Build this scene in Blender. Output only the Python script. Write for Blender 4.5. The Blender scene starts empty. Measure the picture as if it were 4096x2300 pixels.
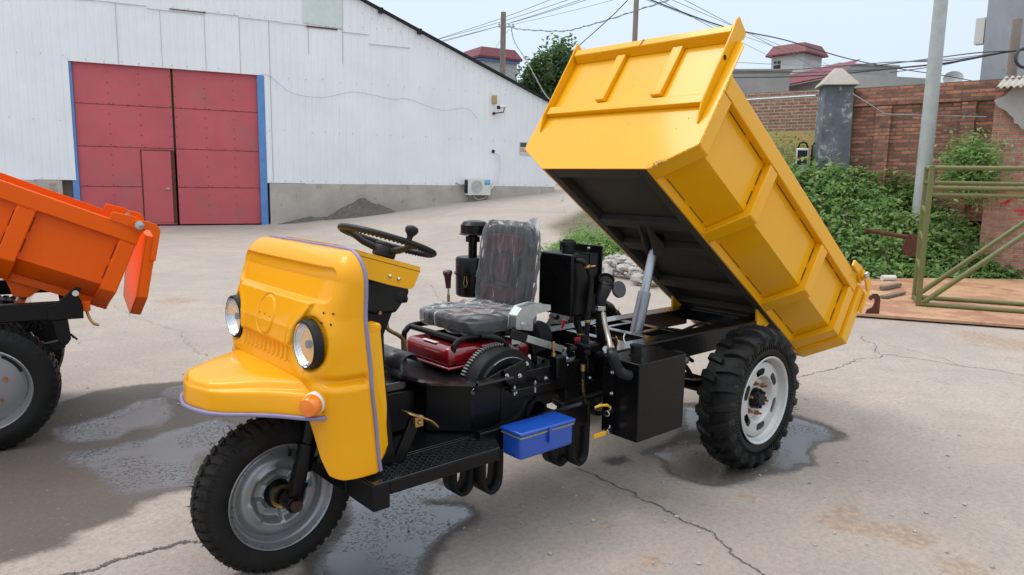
import bpy, math, random
import numpy as np
from mathutils import Matrix, Vector
R=math.radians
random.seed(7); rng=np.random.default_rng(7)
S=bpy.context.scene; COL=S.collection
# ---------------------------------------------------------------- camera
CP=dict(cx=3.3357,cy=2.4744,cz=1.4568,yaw=-131.6257,pitch=8.4682,roll=1.0622,f=2895.68)
def _cam():
    a,t,r=R(CP['yaw']),R(CP['pitch']),R(CP['roll'])
    fw=np.array([math.cos(a)*math.cos(t),math.sin(a)*math.cos(t),-math.sin(t)])
    rt=np.array([math.sin(a),-math.cos(a),0]); up=np.cross(rt,fw)
    return np.array([CP['cx'],CP['cy'],CP['cz']]),math.cos(r)*rt+math.sin(r)*up,-math.sin(r)*rt+math.cos(r)*up,fw
CC,RT,UP,FW=_cam()
cd=bpy.data.cameras.new('camera'); cam=bpy.data.objects.new('camera',cd); COL.objects.link(cam)
cd.sensor_width=36; cd.lens=CP['f']/4096*36; cd.clip_end=2000; cd.clip_start=.05
cam.matrix_world=Matrix([[RT[i],UP[i],-FW[i],CC[i]] for i in range(3)]+[[0,0,0,1]])
S.camera=cam
# ---------------------------------------------------------------- sky and sun (bright overcast)
SUN_EL,SUN_AZ=R(63),R(-58)      # azimuth of the sun in the xy plane
W=bpy.data.worlds.new('World'); S.world=W; W.use_nodes=True
nt=W.node_tree; nt.nodes.clear()
sk=nt.nodes.new('ShaderNodeTexSky'); sk.sky_type='NISHITA'; sk.sun_disc=False
sk.sun_elevation=SUN_EL; sk.sun_rotation=R(90)-SUN_AZ; sk.dust_density=3; sk.air_density=1
mx=nt.nodes.new('ShaderNodeMixRGB'); mx.inputs[0].default_value=.82; mx.inputs[2].default_value=(7.6,8.9,9.9,1)   # cloud veil
bg=nt.nodes.new('ShaderNodeBackground'); bg.inputs[1].default_value=.1
wo=nt.nodes.new('ShaderNodeOutputWorld')
tcw=nt.nodes.new('ShaderNodeTexCoord'); sxw=nt.nodes.new('ShaderNodeSeparateXYZ'); grw=nt.nodes.new('ShaderNodeValToRGB')      # overcast veil: thicker light overhead than at the horizon
grw.color_ramp.elements[0].position=.0; grw.color_ramp.elements[0].color=(.76,.86,.95,1); grw.color_ramp.elements[1].position=1; grw.color_ramp.elements[1].color=(1,1,1,1); e_=grw.color_ramp.elements.new(.34); e_.color=(.70,.83,.97,1)
mlw=nt.nodes.new('ShaderNodeMath'); mlw.operation='MULTIPLY_ADD'; mlw.inputs[1].default_value=11.0; mlw.inputs[2].default_value=9.3; pww=nt.nodes.new('ShaderNodeMath'); pww.operation='POWER'; pww.inputs[1].default_value=1.6; pww.use_clamp=True
scw=nt.nodes.new('ShaderNodeVectorMath'); scw.operation='SCALE'
nt.links.new(tcw.outputs['Generated'],sxw.inputs[0]); nt.links.new(sxw.outputs[2],grw.inputs[0]); nt.links.new(sxw.outputs[2],pww.inputs[0]); nt.links.new(pww.outputs[0],mlw.inputs[0]); nt.links.new(grw.outputs[0],scw.inputs[0]); nt.links.new(mlw.outputs[0],scw.inputs['Scale']); nt.links.new(scw.outputs[0],mx.inputs[2])
nt.links.new(sk.outputs[0],mx.inputs[1]); nt.links.new(mx.outputs[0],bg.inputs[0]); nt.links.new(bg.outputs[0],wo.inputs[0])
sl=bpy.data.lights.new('sun','SUN'); sl.energy=1.15; sl.angle=R(28); sl.color=(1,.95,.88)
so=bpy.data.objects.new('sun',sl); COL.objects.link(so)
sd=Vector((math.cos(SUN_EL)*math.cos(SUN_AZ),math.cos(SUN_EL)*math.sin(SUN_AZ),math.sin(SUN_EL)))
so.rotation_euler=sd.to_track_quat('Z','Y').to_euler()
S.view_settings.view_transform='Standard'; S.view_settings.look='None'; S.view_settings.exposure=.25; S.view_settings.gamma=1
# ---------------------------------------------------------------- pixel -> point helper (photo pixels, 4096 x 2300)
def ray(x,y): return FW+RT*(x-2048)/CP['f']-UP*(y-1150)/CP['f']
def at(x,y,ax,v):
    d=ray(x,y)
    if ax=='d': return CC+d*v
    i='xyz'.index(ax); return CC+d*((v-CC[i])/d[i])
def m4(rows=None): return np.eye(4)
def T4(x=0,y=0,z=0):
    m=np.eye(4); m[:3,3]=(x,y,z); return m
def RZ(a): c,s=math.cos(a),math.sin(a); m=np.eye(4); m[0,:2]=(c,-s); m[1,:2]=(s,c); return m
def RY(a): c,s=math.cos(a),math.sin(a); m=np.eye(4); m[0,0]=c; m[0,2]=s; m[2,0]=-s; m[2,2]=c; return m
def RX(a): c,s=math.cos(a),math.sin(a); m=np.eye(4); m[1,1]=c; m[1,2]=-s; m[2,1]=s; m[2,2]=c; return m
XF=np.eye(4)
def app(M,P): P=np.atleast_2d(np.asarray(P,float)); return P@M[:3,:3].T+M[:3,3]
# ---------------------------------------------------------------- materials
MATS={}
def mat(name,col,rough=.5,metal=0,coat=0,coat_r=.1,var=.06,vscale=6,bump=0,bscale=60,spots=None,trans=0,alpha=1,spec=.5,detail=6,ior=1.5):
    m=bpy.data.materials.new(name); m.use_nodes=True; n=m.node_tree; b=n.nodes['Principled BSDF']; L=n.links.new
    b.inputs['Roughness'].default_value=rough; b.inputs['Metallic'].default_value=metal
    b.inputs['Coat Weight'].default_value=coat; b.inputs['Coat Roughness'].default_value=coat_r
    b.inputs['Specular IOR Level'].default_value=spec; b.inputs['Transmission Weight'].default_value=trans; b.inputs['Alpha'].default_value=alpha; b.inputs['IOR'].default_value=ior
    tc=n.nodes.new('ShaderNodeTexCoord'); geo=n.nodes.new('ShaderNodeNewGeometry')
    no=n.nodes.new('ShaderNodeTexNoise'); no.inputs['Scale'].default_value=vscale; no.inputs['Detail'].default_value=detail; no.inputs['Roughness'].default_value=.65
    L(geo.outputs['Position'],no.inputs['Vector'])
    mr=n.nodes.new('ShaderNodeMapRange'); mr.inputs[1].default_value=.3; mr.inputs[2].default_value=.7; mr.inputs[3].default_value=1-var; mr.inputs[4].default_value=1+var
    L(no.outputs[0],mr.inputs[0])
    hv=n.nodes.new('ShaderNodeHueSaturation'); hv.inputs['Color'].default_value=(*col,1); L(mr.outputs[0],hv.inputs['Value'])
    out=hv.outputs[0]
    if spots:   # (colour, threshold, scale, strength) worn or dirty spots
        for sc,th,ss,st in spots:
            n2=n.nodes.new('ShaderNodeTexNoise'); n2.inputs['Scale'].default_value=ss; n2.inputs['Detail'].default_value=8; n2.inputs['Roughness'].default_value=.7; L(geo.outputs['Position'],n2.inputs['Vector'])
            r2=n.nodes.new('ShaderNodeMapRange'); r2.inputs[1].default_value=th; r2.inputs[2].default_value=th+.06; r2.inputs[4].default_value=st; L(n2.outputs[0],r2.inputs[0])
            mm=n.nodes.new('ShaderNodeMixRGB'); L(r2.outputs[0],mm.inputs[0]); L(out,mm.inputs[1]); mm.inputs[2].default_value=(*sc,1); out=mm.outputs[0]
    L(out,b.inputs['Base Color'])
    rr=n.nodes.new('ShaderNodeMapRange'); rr.inputs[1].default_value=.3; rr.inputs[2].default_value=.7; rr.inputs[3].default_value=max(0,rough*.85); rr.inputs[4].default_value=min(1,rough*1.15)
    L(no.outputs[0],rr.inputs[0]); L(rr.outputs[0],b.inputs['Roughness'])
    if bump:
        nb=n.nodes.new('ShaderNodeTexNoise'); nb.inputs['Scale'].default_value=bscale; nb.inputs['Detail'].default_value=5; L(geo.outputs['Position'],nb.inputs['Vector'])
        bp=n.nodes.new('ShaderNodeBump'); bp.inputs['Strength'].default_value=1; bp.inputs['Distance'].default_value=bump; L(nb.outputs[0],bp.inputs['Height']); L(bp.outputs[0],b.inputs['Normal'])
    MATS[name]=m; return m
YEL=(.79,.375,.0013)
M=dict(
 yellow=mat('yellow_paint',YEL,.4,0,.55,.1,.035,3,.0006,25,spots=[((.42,.17,.004),.73,40,.35)],spec=.12),
 yellow_smooth=mat('yellow_smooth_paint',(.79,.345,.001),.34,0,.42,.08,.02,3,.0003,18,spec=.12),
 orange=mat('orange_paint',(.78,.105,.001),.42,0,.12,.15,.04,3,.0005,25,spec=.15),
 black=mat('black_paint',(.0035,.0035,.004),.3,0,.06,.2,.3,8,.0004,70,spots=[((.02,.018,.017),.72,18,.4)],spec=.2),
 blackwet=mat('black_wet_steel',(.007,.007,.008),.16,0,.6,.06,.3,8,.001,45),
 under=mat('brown_black_underside',(.034,.027,.019),.75,0,0,.2,.25,5,.0006,40),  # dark brown tone for the floor underside, its beams and brackets
 rubber=mat('tyre_rubber',(.008,.008,.0078),.5,0,0,.1,.3,14,.0012,60,spots=[((.022,.019,.017),.68,9,.35)],spec=.22),
 rubberdusty=mat('dusty_tyre_rubber',(.014,.0125,.0115),.7,0,0,.1,.35,10,.0015,60,spots=[((.045,.036,.03),.58,7,.5)],spec=.2),
 plastic=mat('black_plastic',(.008,.008,.009),.45,0,0,.1,.2,10,.0005,90,spec=.3),
 silver=mat('silver_wheel_paint',(.27,.275,.285),.33,.55,.2,.15,.06,9,.0004,60,spots=[((.16,.15,.14),.66,16,.4)]),
 silverlight=mat('pale_wheel_paint',(.50,.495,.48),.38,.25,.2,.15,.08,9,.0005,60,spots=[((.3,.27,.23),.63,18,.5)]),
 chrome=mat('bright_steel',(.62,.64,.66),.16,1,0,.1,.08,20),
 galv=mat('galvanised_steel',(.46,.50,.50),.3,.85,0,.1,.14,45),
 brass=mat('yellow_zinc',(.42,.27,.10),.35,.9,0,.1,.25,40),
 copper=mat('copper_nut',(.40,.19,.10),.4,.8,0,.1,.2,40),
 red=mat('dark_red_tank_paint',(.20,.005,.009),.2,0,.9,.05,.05,6),
 maroon=mat('maroon_plastic',(.045,.006,.008),.25,0,.5,.08,.1,10),
 blue=mat('blue_paint',(.006,.062,.36),.33,0,.4,.15,.08,10,.0005,50,spots=[((.25,.3,.4),.74,60,.5)]),
 greystrip=mat('primer_grey',(.24,.24,.22),.5,.3,0,.1,.2,30),
 purple=mat('lilac_rubber_trim',(.21,.19,.32),.45,0,.1,.2,.12,20,.0006,60),
 lamp_orange=mat('amber_plastic',(.85,.20,.01),.18,0,.6,.05,.04,30),
 white=mat('white_plastic',(.72,.70,.66),.4,0,.2,.1,.06,20),
 redtxt=mat('red_marking',(.62,.03,.05),.5),
 cladding=mat('white_cladding',(.80,.81,.825),.42,0,.1,.3,.05,.8,.0012,3,spots=[((.52,.51,.46),.66,2.2,.3)]),
 claddark=mat('cladding_seam',(.42,.42,.41),.6),
 green_sheet=mat('translucent_roof_sheet',(.60,.66,.64),.4),
 concrete=mat('plinth_concrete',(.43,.385,.335),.85,0,0,.1,.16,1.6,.006,18,spots=[((.20,.18,.16),.6,3,.5),((.45,.40,.33),.64,2.2,.4)]),
 doorred=mat('faded_red_door_paint',(.50,.085,.10),.5,0,.1,.3,.1,.9,.001,9,spots=[((.34,.12,.115),.55,1.3,.45),((.20,.10,.09),.70,5,.6)]),
 doorseam=mat('door_seam',(.12,.02,.025),.7),
 rust=mat('rusty_steel',(.09,.028,.014),.85,.1,0,.1,.4,20,.002,60,spots=[((.20,.07,.03),.55,14,.6)]),
 bluepost=mat('weathered_blue_paint',(.10,.24,.52),.5,0,0,.1,.15,3,.001,20,spots=[((.25,.30,.36),.62,6,.5)]),
 dark=mat('dark_gap',(.01,.01,.01),.8),
 acwhite=mat('cream_metal_paint',(.66,.65,.60),.4,0,.1,.2,.04,8),
 acgrey=mat('grille_grey',(.32,.33,.32),.5),
 label_blue=mat('blue_label',(.02,.32,.66),.4),
 pole=mat('pole_concrete',(.40,.42,.41),.8,0,0,.1,.12,6,.002,40,spots=[((.22,.16,.12),.68,2.2,.6)]),
 polebrown=mat('weathered_pole',(.25,.20,.17),.85,0,0,.1,.2,5,.002,40),
 wire=mat('dark_cable',(.035,.04,.045),.6),
 wiregrey=mat('grey_cable',(.20,.21,.21),.6),
 roofred=mat('maroon_roof_tile',(.16,.022,.035),.55,0,0,.1,.12,3,.002,9),
 plaster=mat('white_wall_plaster',(.55,.54,.52),.8,0,0,.1,.08,2,.002,20),
 greywall=mat('grey_render',(.36,.345,.33),.85,0,0,.1,.12,1.2,.003,14,spots=[((.26,.25,.24),.6,1.5,.5)]),
 towergrey=mat('tower_render',(.33,.34,.36),.85,0,0,.1,.16,.5,.004,8,spots=[((.20,.20,.21),.60,.8,.5)]),
 glass=mat('dark_window_glass',(.02,.025,.03),.1),
 bark=mat('tree_bark',(.08,.06,.045),.9),
 olive=mat('olive_paint',(.135,.135,.035),.42,0,.2,.2,.16,8,.0008,50,spots=[((.16,.07,.03),.69,22,.6)]),
 fibre=mat('corrugated_fibre_cement',(.42,.40,.35),.85,0,0,.1,.15,4),
 wood=mat('weathered_timber',(.19,.14,.10),.8,0,0,.1,.3,12,.002,50),
 whitedebris=mat('white_litter',(.62,.60,.56),.7,0,0,.1,.15,20),
 bluedebris=mat('blue_litter',(.10,.22,.42),.6),
 rubble=mat('pale_rubble',(.38,.35,.32),.9,0,0,.1,.25,9,.006,30),
 crack=mat('crack_shadow',(.11,.095,.082),.95,0,0,.1,.3,20),
 ledred=mat('led_red',(.5,.03,.03),.5),
)
M['ledred'].node_tree.nodes['Principled BSDF'].inputs['Emission Color'].default_value=(1,.05,.04,1); M['ledred'].node_tree.nodes['Principled BSDF'].inputs['Emission Strength'].default_value=.35
def lens_mat():
    m=mat('headlight_reflector',(.60,.62,.64),.05,1,0,.1,.02,20); n=m.node_tree; b=n.nodes['Principled BSDF']
    g=n.nodes.new('ShaderNodeNewGeometry'); w=n.nodes.new('ShaderNodeTexWave'); w.wave_type='BANDS'; w.bands_direction='Y'; w.inputs['Scale'].default_value=55; w.inputs['Distortion'].default_value=.5
    n.links.new(g.outputs['Position'],w.inputs['Vector']); bp=n.nodes.new('ShaderNodeBump'); bp.inputs['Distance'].default_value=.0006; n.links.new(w.outputs[0],bp.inputs['Height']); n.links.new(bp.outputs[0],b.inputs['Normal'])
    return m
M['reflector']=lens_mat(); M['satin']=mat('satin_steel',(.42,.44,.46),.34,.9,0,.1,.08,20)
def clear(name,col,rough,alpha,bump=0,bs=40,gz_=.7):
    """thin clear sheet: mostly see-through, glossy skin, no refraction"""
    m=bpy.data.materials.new(name); m.use_nodes=True; n=m.node_tree; n.nodes.clear(); L=n.links.new
    o=n.nodes.new('ShaderNodeOutputMaterial'); t=n.nodes.new('ShaderNodeBsdfTransparent'); t.inputs[0].default_value=(*col,1)
    g=n.nodes.new('ShaderNodeBsdfPrincipled'); g.inputs['Base Color'].default_value=(.75,.77,.8,1); g.inputs['Roughness'].default_value=rough
    f=n.nodes.new('ShaderNodeLayerWeight'); f.inputs[0].default_value=.35
    mr=n.nodes.new('ShaderNodeMapRange'); mr.inputs[3].default_value=alpha; mr.inputs[4].default_value=min(1,alpha+gz_); L(f.outputs['Fresnel'],mr.inputs[0])
    ms=n.nodes.new('ShaderNodeMixShader'); L(mr.outputs[0],ms.inputs[0]); L(t.outputs[0],ms.inputs[1]); L(g.outputs[0],ms.inputs[2]); L(ms.outputs[0],o.inputs[0])
    if bump:
        ge=n.nodes.new('ShaderNodeNewGeometry'); nb=n.nodes.new('ShaderNodeTexNoise'); nb.inputs['Scale'].default_value=bs; nb.inputs['Detail'].default_value=3; nb.inputs['Distortion'].default_value=1.2
        mp=n.nodes.new('ShaderNodeMapping'); mp.inputs['Scale'].default_value=(1,1,.35); L(ge.outputs['Position'],mp.inputs[0]); L(mp.outputs[0],nb.inputs['Vector'])
        bp=n.nodes.new('ShaderNodeBump'); bp.inputs['Distance'].default_value=bump; L(nb.outputs[0],bp.inputs['Height']); L(bp.outputs[0],g.inputs['Normal']); L(bp.outputs[0],f.inputs['Normal'])
    return m
M['lens']=clear('clear_lens',(.97,.975,.98),.03,.03,gz_=.22)
M['film']=clear('clear_plastic_film',(.95,.955,.975),.09,.03,.024,10,gz_=.9)
def seat_mat():
    m=mat('seat_vinyl',(.018,.017,.021),.35,0,.1,.2,.15,12)
    return m
M['vinyl']=seat_mat(); M['vinylred']=mat('red_seat_fabric',(.10,.010,.013),.7,0,0,.1,.2,20)
def brick_mat(name,c1,c2,mortar,sc=1,roughn=.012,msize=.012,paint=None):
    m=bpy.data.materials.new(name); m.use_nodes=True; n=m.node_tree; b=n.nodes['Principled BSDF']; L=n.links.new
    tc=n.nodes.new('ShaderNodeTexCoord'); uv=n.nodes.new('ShaderNodeUVMap'); uv.uv_map='UVMap'
    nz=n.nodes.new('ShaderNodeTexNoise'); nz.inputs['Scale'].default_value=7; nz.inputs['Detail'].default_value=4; L(uv.outputs[0],nz.inputs['Vector'])
    ad=n.nodes.new('ShaderNodeMixRGB'); ad.blend_type='LINEAR_LIGHT'; ad.inputs[0].default_value=roughn; L(uv.outputs[0],ad.inputs[1]); L(nz.outputs['Color'],ad.inputs[2])
    br=n.nodes.new('ShaderNodeTexBrick'); br.inputs['Scale'].default_value=sc; br.inputs['Brick Width'].default_value=.25; br.inputs['Row Height'].default_value=.068; br.inputs['Mortar Size'].default_value=msize; br.inputs['Mortar Smooth'].default_value=.25
    br.inputs['Color1'].default_value=(*c1,1); br.inputs['Color2'].default_value=(*c2,1); br.inputs['Mortar'].default_value=(*mortar,1); br.inputs['Bias'].default_value=0
    L(ad.outputs[0],br.inputs['Vector'])
    n2=n.nodes.new('ShaderNodeTexNoise'); n2.inputs['Scale'].default_value=9; n2.inputs['Detail'].default_value=8; n2.inputs['Roughness'].default_value=.75; L(uv.outputs[0],n2.inputs['Vector'])
    mr=n.nodes.new('ShaderNodeMapRange'); mr.inputs[1].default_value=.25; mr.inputs[2].default_value=.75; mr.inputs[3].default_value=.55; mr.inputs[4].default_value=1.5; L(n2.outputs[0],mr.inputs[0])
    hv=n.nodes.new('ShaderNodeHueSaturation'); L(br.outputs[0],hv.inputs['Color']); L(mr.outputs[0],hv.inputs['Value'])
    out=hv.outputs[0]
    if paint:
        zz,pc=paint
        sp=n.nodes.new('ShaderNodeSeparateXYZ'); L(uv.outputs[0],sp.inputs[0])
        n3=n.nodes.new('ShaderNodeMath'); n3.operation='MULTIPLY_ADD'; n3.inputs[1].default_value=.25; L(n2.outputs[0],n3.inputs[0]); L(sp.outputs[1],n3.inputs[2])
        r3=n.nodes.new('ShaderNodeMapRange'); r3.inputs[1].default_value=zz+.14; r3.inputs[2].default_value=zz+.11; r3.inputs[4].default_value=.9; L(n3.outputs[0],r3.inputs[0])
        mm=n.nodes.new('ShaderNodeMixRGB'); L(r3.outputs[0],mm.inputs[0]); L(out,mm.inputs[1]); mm.inputs[2].default_value=(*pc,1); out=mm.outputs[0]
    L(out,b.inputs['Base Color']); b.inputs['Roughness'].default_value=.9
    bp=n.nodes.new('ShaderNodeBump'); bp.inputs['Distance'].default_value=.02; bp.invert=True; L(br.outputs['Fac'],bp.inputs['Height'])
    bq=n.nodes.new('ShaderNodeBump'); bq.inputs['Distance'].default_value=.012; L(n2.outputs[0],bq.inputs['Height']); L(bp.outputs[0],bq.inputs['Normal']); L(bq.outputs[0],b.inputs['Normal'])
    MATS[name]=m; return m
M['brick']=brick_mat('old_red_brick',(.52,.21,.13),(.19,.085,.06),(.17,.14,.115),1,.012,.011)
M['brickfar']=brick_mat('far_brick',(.36,.17,.11),(.26,.12,.08),(.42,.34,.28),1,.004,.014,paint=(2.58,(.62,.43,.17)))
M['brickpier']=brick_mat('pier_brick',(.44,.20,.13),(.36,.16,.11),(.36,.30,.25),1,.004,.010)
M['brickwhite']=brick_mat('white_brick',(.52,.52,.51),(.46,.46,.46),(.34,.34,.34),1,.002,.012)
def plaster_dark():
    m=mat('weathered_black_render',(.13,.145,.16),.85,0,0,.1,.35,3,.006,16,spots=[((.42,.43,.43),.57,6,.8),((.06,.07,.085),.58,1.6,.6)]); return m
M['darkrender']=plaster_dark()
def leaf_mat(name,c1,c2,c3):
    m=bpy.data.materials.new(name); m.use_nodes=True; n=m.node_tree; b=n.nodes['Principled BSDF']; L=n.links.new
    a=n.nodes.new('ShaderNodeAttribute'); a.attribute_name='rnd'; g=n.nodes.new('ShaderNodeNewGeometry')
    no=n.nodes.new('ShaderNodeTexNoise'); no.inputs['Scale'].default_value=.9; no.inputs['Detail'].default_value=4; L(g.outputs['Position'],no.inputs['Vector'])
    ad=n.nodes.new('ShaderNodeMath'); ad.operation='MULTIPLY_ADD'; ad.inputs[1].default_value=.55; L(a.outputs['Fac'],ad.inputs[0])
    mu=n.nodes.new('ShaderNodeMath'); mu.operation='MULTIPLY'; mu.inputs[1].default_value=.6; L(no.outputs[0],mu.inputs[0]); L(mu.outputs[0],ad.inputs[2])
    cr=n.nodes.new('ShaderNodeValToRGB'); cr.color_ramp.elements[0].position=.15; cr.color_ramp.elements[0].color=(*c1,1); cr.color_ramp.elements[1].position=.85; cr.color_ramp.elements[1].color=(*c3,1)
    e=cr.color_ramp.elements.new(.5); e.color=(*c2,1); L(ad.outputs[0],cr.inputs[0]); L(cr.outputs[0],b.inputs['Base Color'])
    b.inputs['Roughness'].default_value=.55; b.inputs['Specular IOR Level'].default_value=.3
    tr=n.nodes.new('ShaderNodeBsdfTranslucent'); L(cr.outputs[0],tr.inputs[0]); ms=n.nodes.new('ShaderNodeMixShader'); ms.inputs[0].default_value=.5
    o=n.nodes['Material Output']; L(b.outputs[0],ms.inputs[1]); L(tr.outputs[0],ms.inputs[2]); L(ms.outputs[0],o.inputs[0])
    return m
M['leaf']=leaf_mat('weed_leaves',(.065,.15,.04),(.18,.33,.09),(.34,.46,.19))
M['leaf_light']=leaf_mat('light_weed_leaves',(.09,.19,.045),(.21,.36,.10),(.36,.48,.20))
M['leaf_dry']=leaf_mat('dry_seed_heads',(.10,.10,.05),(.18,.16,.08),(.28,.24,.13))
M['leaf_tree']=leaf_mat('poplar_leaves',(.03,.06,.024),(.065,.125,.045),(.14,.22,.08))
def ply_mat():
    m=mat('weathered_plywood',(.43,.25,.14),.7,0,0,.1,.12,2,.001,40,spots=[((.30,.125,.07),.50,1.6,.75),((.56,.40,.26),.60,3,.5),((.16,.09,.06),.72,9,.6)])
    n=m.node_tree; return m
M['ply']=ply_mat()
# ---------------------------------------------------------------- mesh builder
WL={}     # world location of every object used as a parent
def gprop(o,label=None,cat=None,group=None,kind=None):
    if label: o['label']=label
    if cat: o['category']=cat
    if group: o['group']=group
    if kind: o['kind']=kind
    return o
def thing(name,label,cat,loc,group=None):
    o=bpy.data.objects.new(name,None); COL.objects.link(o); loc=np.asarray(loc,float); o.location=loc; WL[o.name]=loc; o.empty_display_size=.2
    return gprop(o,label,cat,group)
class MB:
    def __init__(s): s.v=[]; s.f=[]; s.n=0
    def add(s,V,F):
        V=np.asarray(V,float).reshape(-1,3); s.v.append(V); s.f+= [tuple(i+s.n for i in f) for f in F]; s.n+=len(V); return s
    def box(s,lo,hi,M_=None):
        lo=np.array(lo,float); hi=np.array(hi,float); a=np.minimum(lo,hi); b=np.maximum(lo,hi)
        V=np.array([[x,y,z] for x in (a[0],b[0]) for y in (a[1],b[1]) for z in (a[2],b[2])])
        if M_ is not None: V=app(M_,V)
        return s.add(V,[(0,1,3,2),(4,6,7,5),(0,4,5,1),(2,3,7,6),(0,2,6,4),(1,5,7,3)])
    def beam(s,a,b,w,h,up=(0,0,1)):
        a=np.array(a,float); b=np.array(b,float); d=b-a; L=np.linalg.norm(d); d/=L; u=np.array(up,float); u=u-(u@d)*d; u/=np.linalg.norm(u); r=np.cross(d,u)
        V=[p+r*sx*w/2+u*sz*h/2 for p in (a,b) for sx in (-1,1) for sz in (-1,1)]
        return s.add(V,[(0,1,3,2),(4,6,7,5),(0,4,5,1),(2,3,7,6),(0,2,6,4),(1,5,7,3)])
    def prism(s,poly,d0,d1,axis='u'):
        """poly in 2d, extruded between d0 and d1 along axis: x -> (y,z), y -> (x,z), z -> (x,y)"""
        n=len(poly); i='xyz'.index(axis); V=[]
        for d in (d0,d1):
            for p,q in poly:
                c=[p,q]; c.insert(i,d); V.append(c)
        F=[tuple(range(n))[::-1],tuple(range(n,2*n))]+[(k,(k+1)%n,n+(k+1)%n,n+k) for k in range(n)]
        return s.add(V,F)
    def tube(s,P,r,seg=10,caps=True,closed=False):
        P=np.asarray(P,float); n=len(P); rs=np.broadcast_to(np.asarray(r,float),(n,)); u=None; rings=[]
        for i in range(n):
            if closed: t=P[(i+1)%n]-P[i-1]
            else: t=P[min(i+1,n-1)]-P[max(i-1,0)]
            t=t/np.linalg.norm(t)
            if u is None:
                u=np.cross(t,[0,0,1]); 
                if np.linalg.norm(u)<.1: u=np.cross(t,[1,0,0])
            u=u-(u@t)*t; u/=np.linalg.norm(u); w=np.cross(t,u)
            rings+= [P[i]+rs[i]*(math.cos(a)*u+math.sin(a)*w) for a in np.linspace(0,2*math.pi,seg,endpoint=False)]
        F=[]
        for i in range(n if closed else n-1):
            j=(i+1)%n
            for k in range(seg): F.append((i*seg+k,i*seg+(k+1)%seg,j*seg+(k+1)%seg,j*seg+k))
        if caps and not closed: F+= [tuple(range(seg))[::-1],tuple(range((n-1)*seg,n*seg))]
        return s.add(rings,F)
    def cyl(s,a,b,r,r2=None,seg=16): return s.tube([a,b],[r,r if r2 is None else r2],seg)
    def lathe(s,prof,o,d,seg=32,caps=False,arc=(0,2*math.pi)):
        """prof: list of (radius, height along d)"""
        o=np.array(o,float); d=np.array(d,float); d/=np.linalg.norm(d); u=np.cross(d,[0,0,1]); 
        if np.linalg.norm(u)<.1: u=np.cross(d,[1,0,0])
        u/=np.linalg.norm(u); w=np.cross(d,u); full=abs(arc[1]-arc[0]-2*math.pi)<1e-6; A=np.linspace(arc[0],arc[1],seg,endpoint=not full); V=[]
        for r,h in prof: V+=[o+d*h+r*(math.cos(a)*u+math.sin(a)*w) for a in A]
        F=[]; m=seg if full else seg-1
        for i in range(len(prof)-1):
            for k in range(m): F.append((i*seg+k,i*seg+(k+1)%seg,(i+1)*seg+(k+1)%seg,(i+1)*seg+k))
        if caps: F+= [tuple(range(seg))[::-1],tuple(range((len(prof)-1)*seg,len(prof)*seg))]
        return s.add(V,F)
    def grid(s,G,closed_u=False):
        G=np.asarray(G,float); a,b,_=G.shape; F=[]
        for i in range(a-1):
            for j in range(b if closed_u else b-1): F.append((i*b+j,i*b+(j+1)%b,(i+1)*b+(j+1)%b,(i+1)*b+j))
        return s.add(G.reshape(-1,3),F)
    def build(s,name,mt,parent=None,smooth=None,bevel=0,seg=2,solid=0,label=None,cat=None,group=None,kind=None,subsurf=0,world=False,attr=None,uv=None):
        V=np.vstack(s.v); V=V if world else app(XF,V); c=(V.min(0)+V.max(0))/2
        if kind!='structure' or parent is not None:
            if parent is None: c[2]=V[:,2].min()
        me=bpy.data.meshes.new(name); me.from_pydata((V-c).tolist(),[],s.f); me.update()
        if np.linalg.det(XF[:3,:3])<0 and not world: me.flip_normals()
        me.materials.append(mt if not isinstance(mt,str) else M[mt])
        o=bpy.data.objects.new(name,me); COL.objects.link(o)
        if smooth is not None:
            me.polygons.foreach_set('use_smooth',[True]*len(me.polygons)); me.set_sharp_from_angle(angle=R(smooth))
        if parent is not None: o.parent=parent; o.location=c-WL[parent.name]
        else: o.location=c
        WL[o.name]=c
        if solid: md=o.modifiers.new('solid','SOLIDIFY'); md.thickness=solid; md.offset=-1
        if bevel: md=o.modifiers.new('bevel','BEVEL'); md.width=bevel; md.segments=seg; md.limit_method='ANGLE'; md.angle_limit=R(35); md.harden_normals=False
        if bevel and smooth is None:
            me.polygons.foreach_set('use_smooth',[True]*len(me.polygons)); me.set_sharp_from_angle(angle=R(30))
        if subsurf: md=o.modifiers.new('sub','SUBSURF'); md.levels=subsurf; md.render_levels=subsurf
        if attr:
            for k,a in attr.items():
                at_=me.attributes.new(k,'FLOAT','POINT'); at_.data.foreach_set('value',np.asarray(a,np.float32))
        if uv is not None:
            ul=me.uv_layers.new(name='UVMap'); li=np.zeros(len(me.loops),np.int32); me.loops.foreach_get('vertex_index',li); ul.data.foreach_set('uv',np.asarray(uv,float)[li].ravel())
        return gprop(o,label,cat,group,kind)
def walluv(o,D,z0=0):
    """planar wall coordinates in metres: along direction D and up"""
    me=o.data; D=np.array(D,float); D/=np.linalg.norm(D); ul=me.uv_layers.new(name='UVMap'); V=np.array([v.co[:] for v in me.vertices])+np.array(WL[o.name])
    Np=np.array([-D[1],D[0],0]); out=[]
    for pl in me.polygons:
        nn=np.array(pl.normal[:])
        for li in pl.loop_indices:
            v=V[me.loops[li].vertex_index]
            out+= [v@Np if abs(nn@D)>.7 else v@D, (v[2] if abs(nn[2])<.7 else v@Np)]
    ul.data.foreach_set('uv',out)
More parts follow.
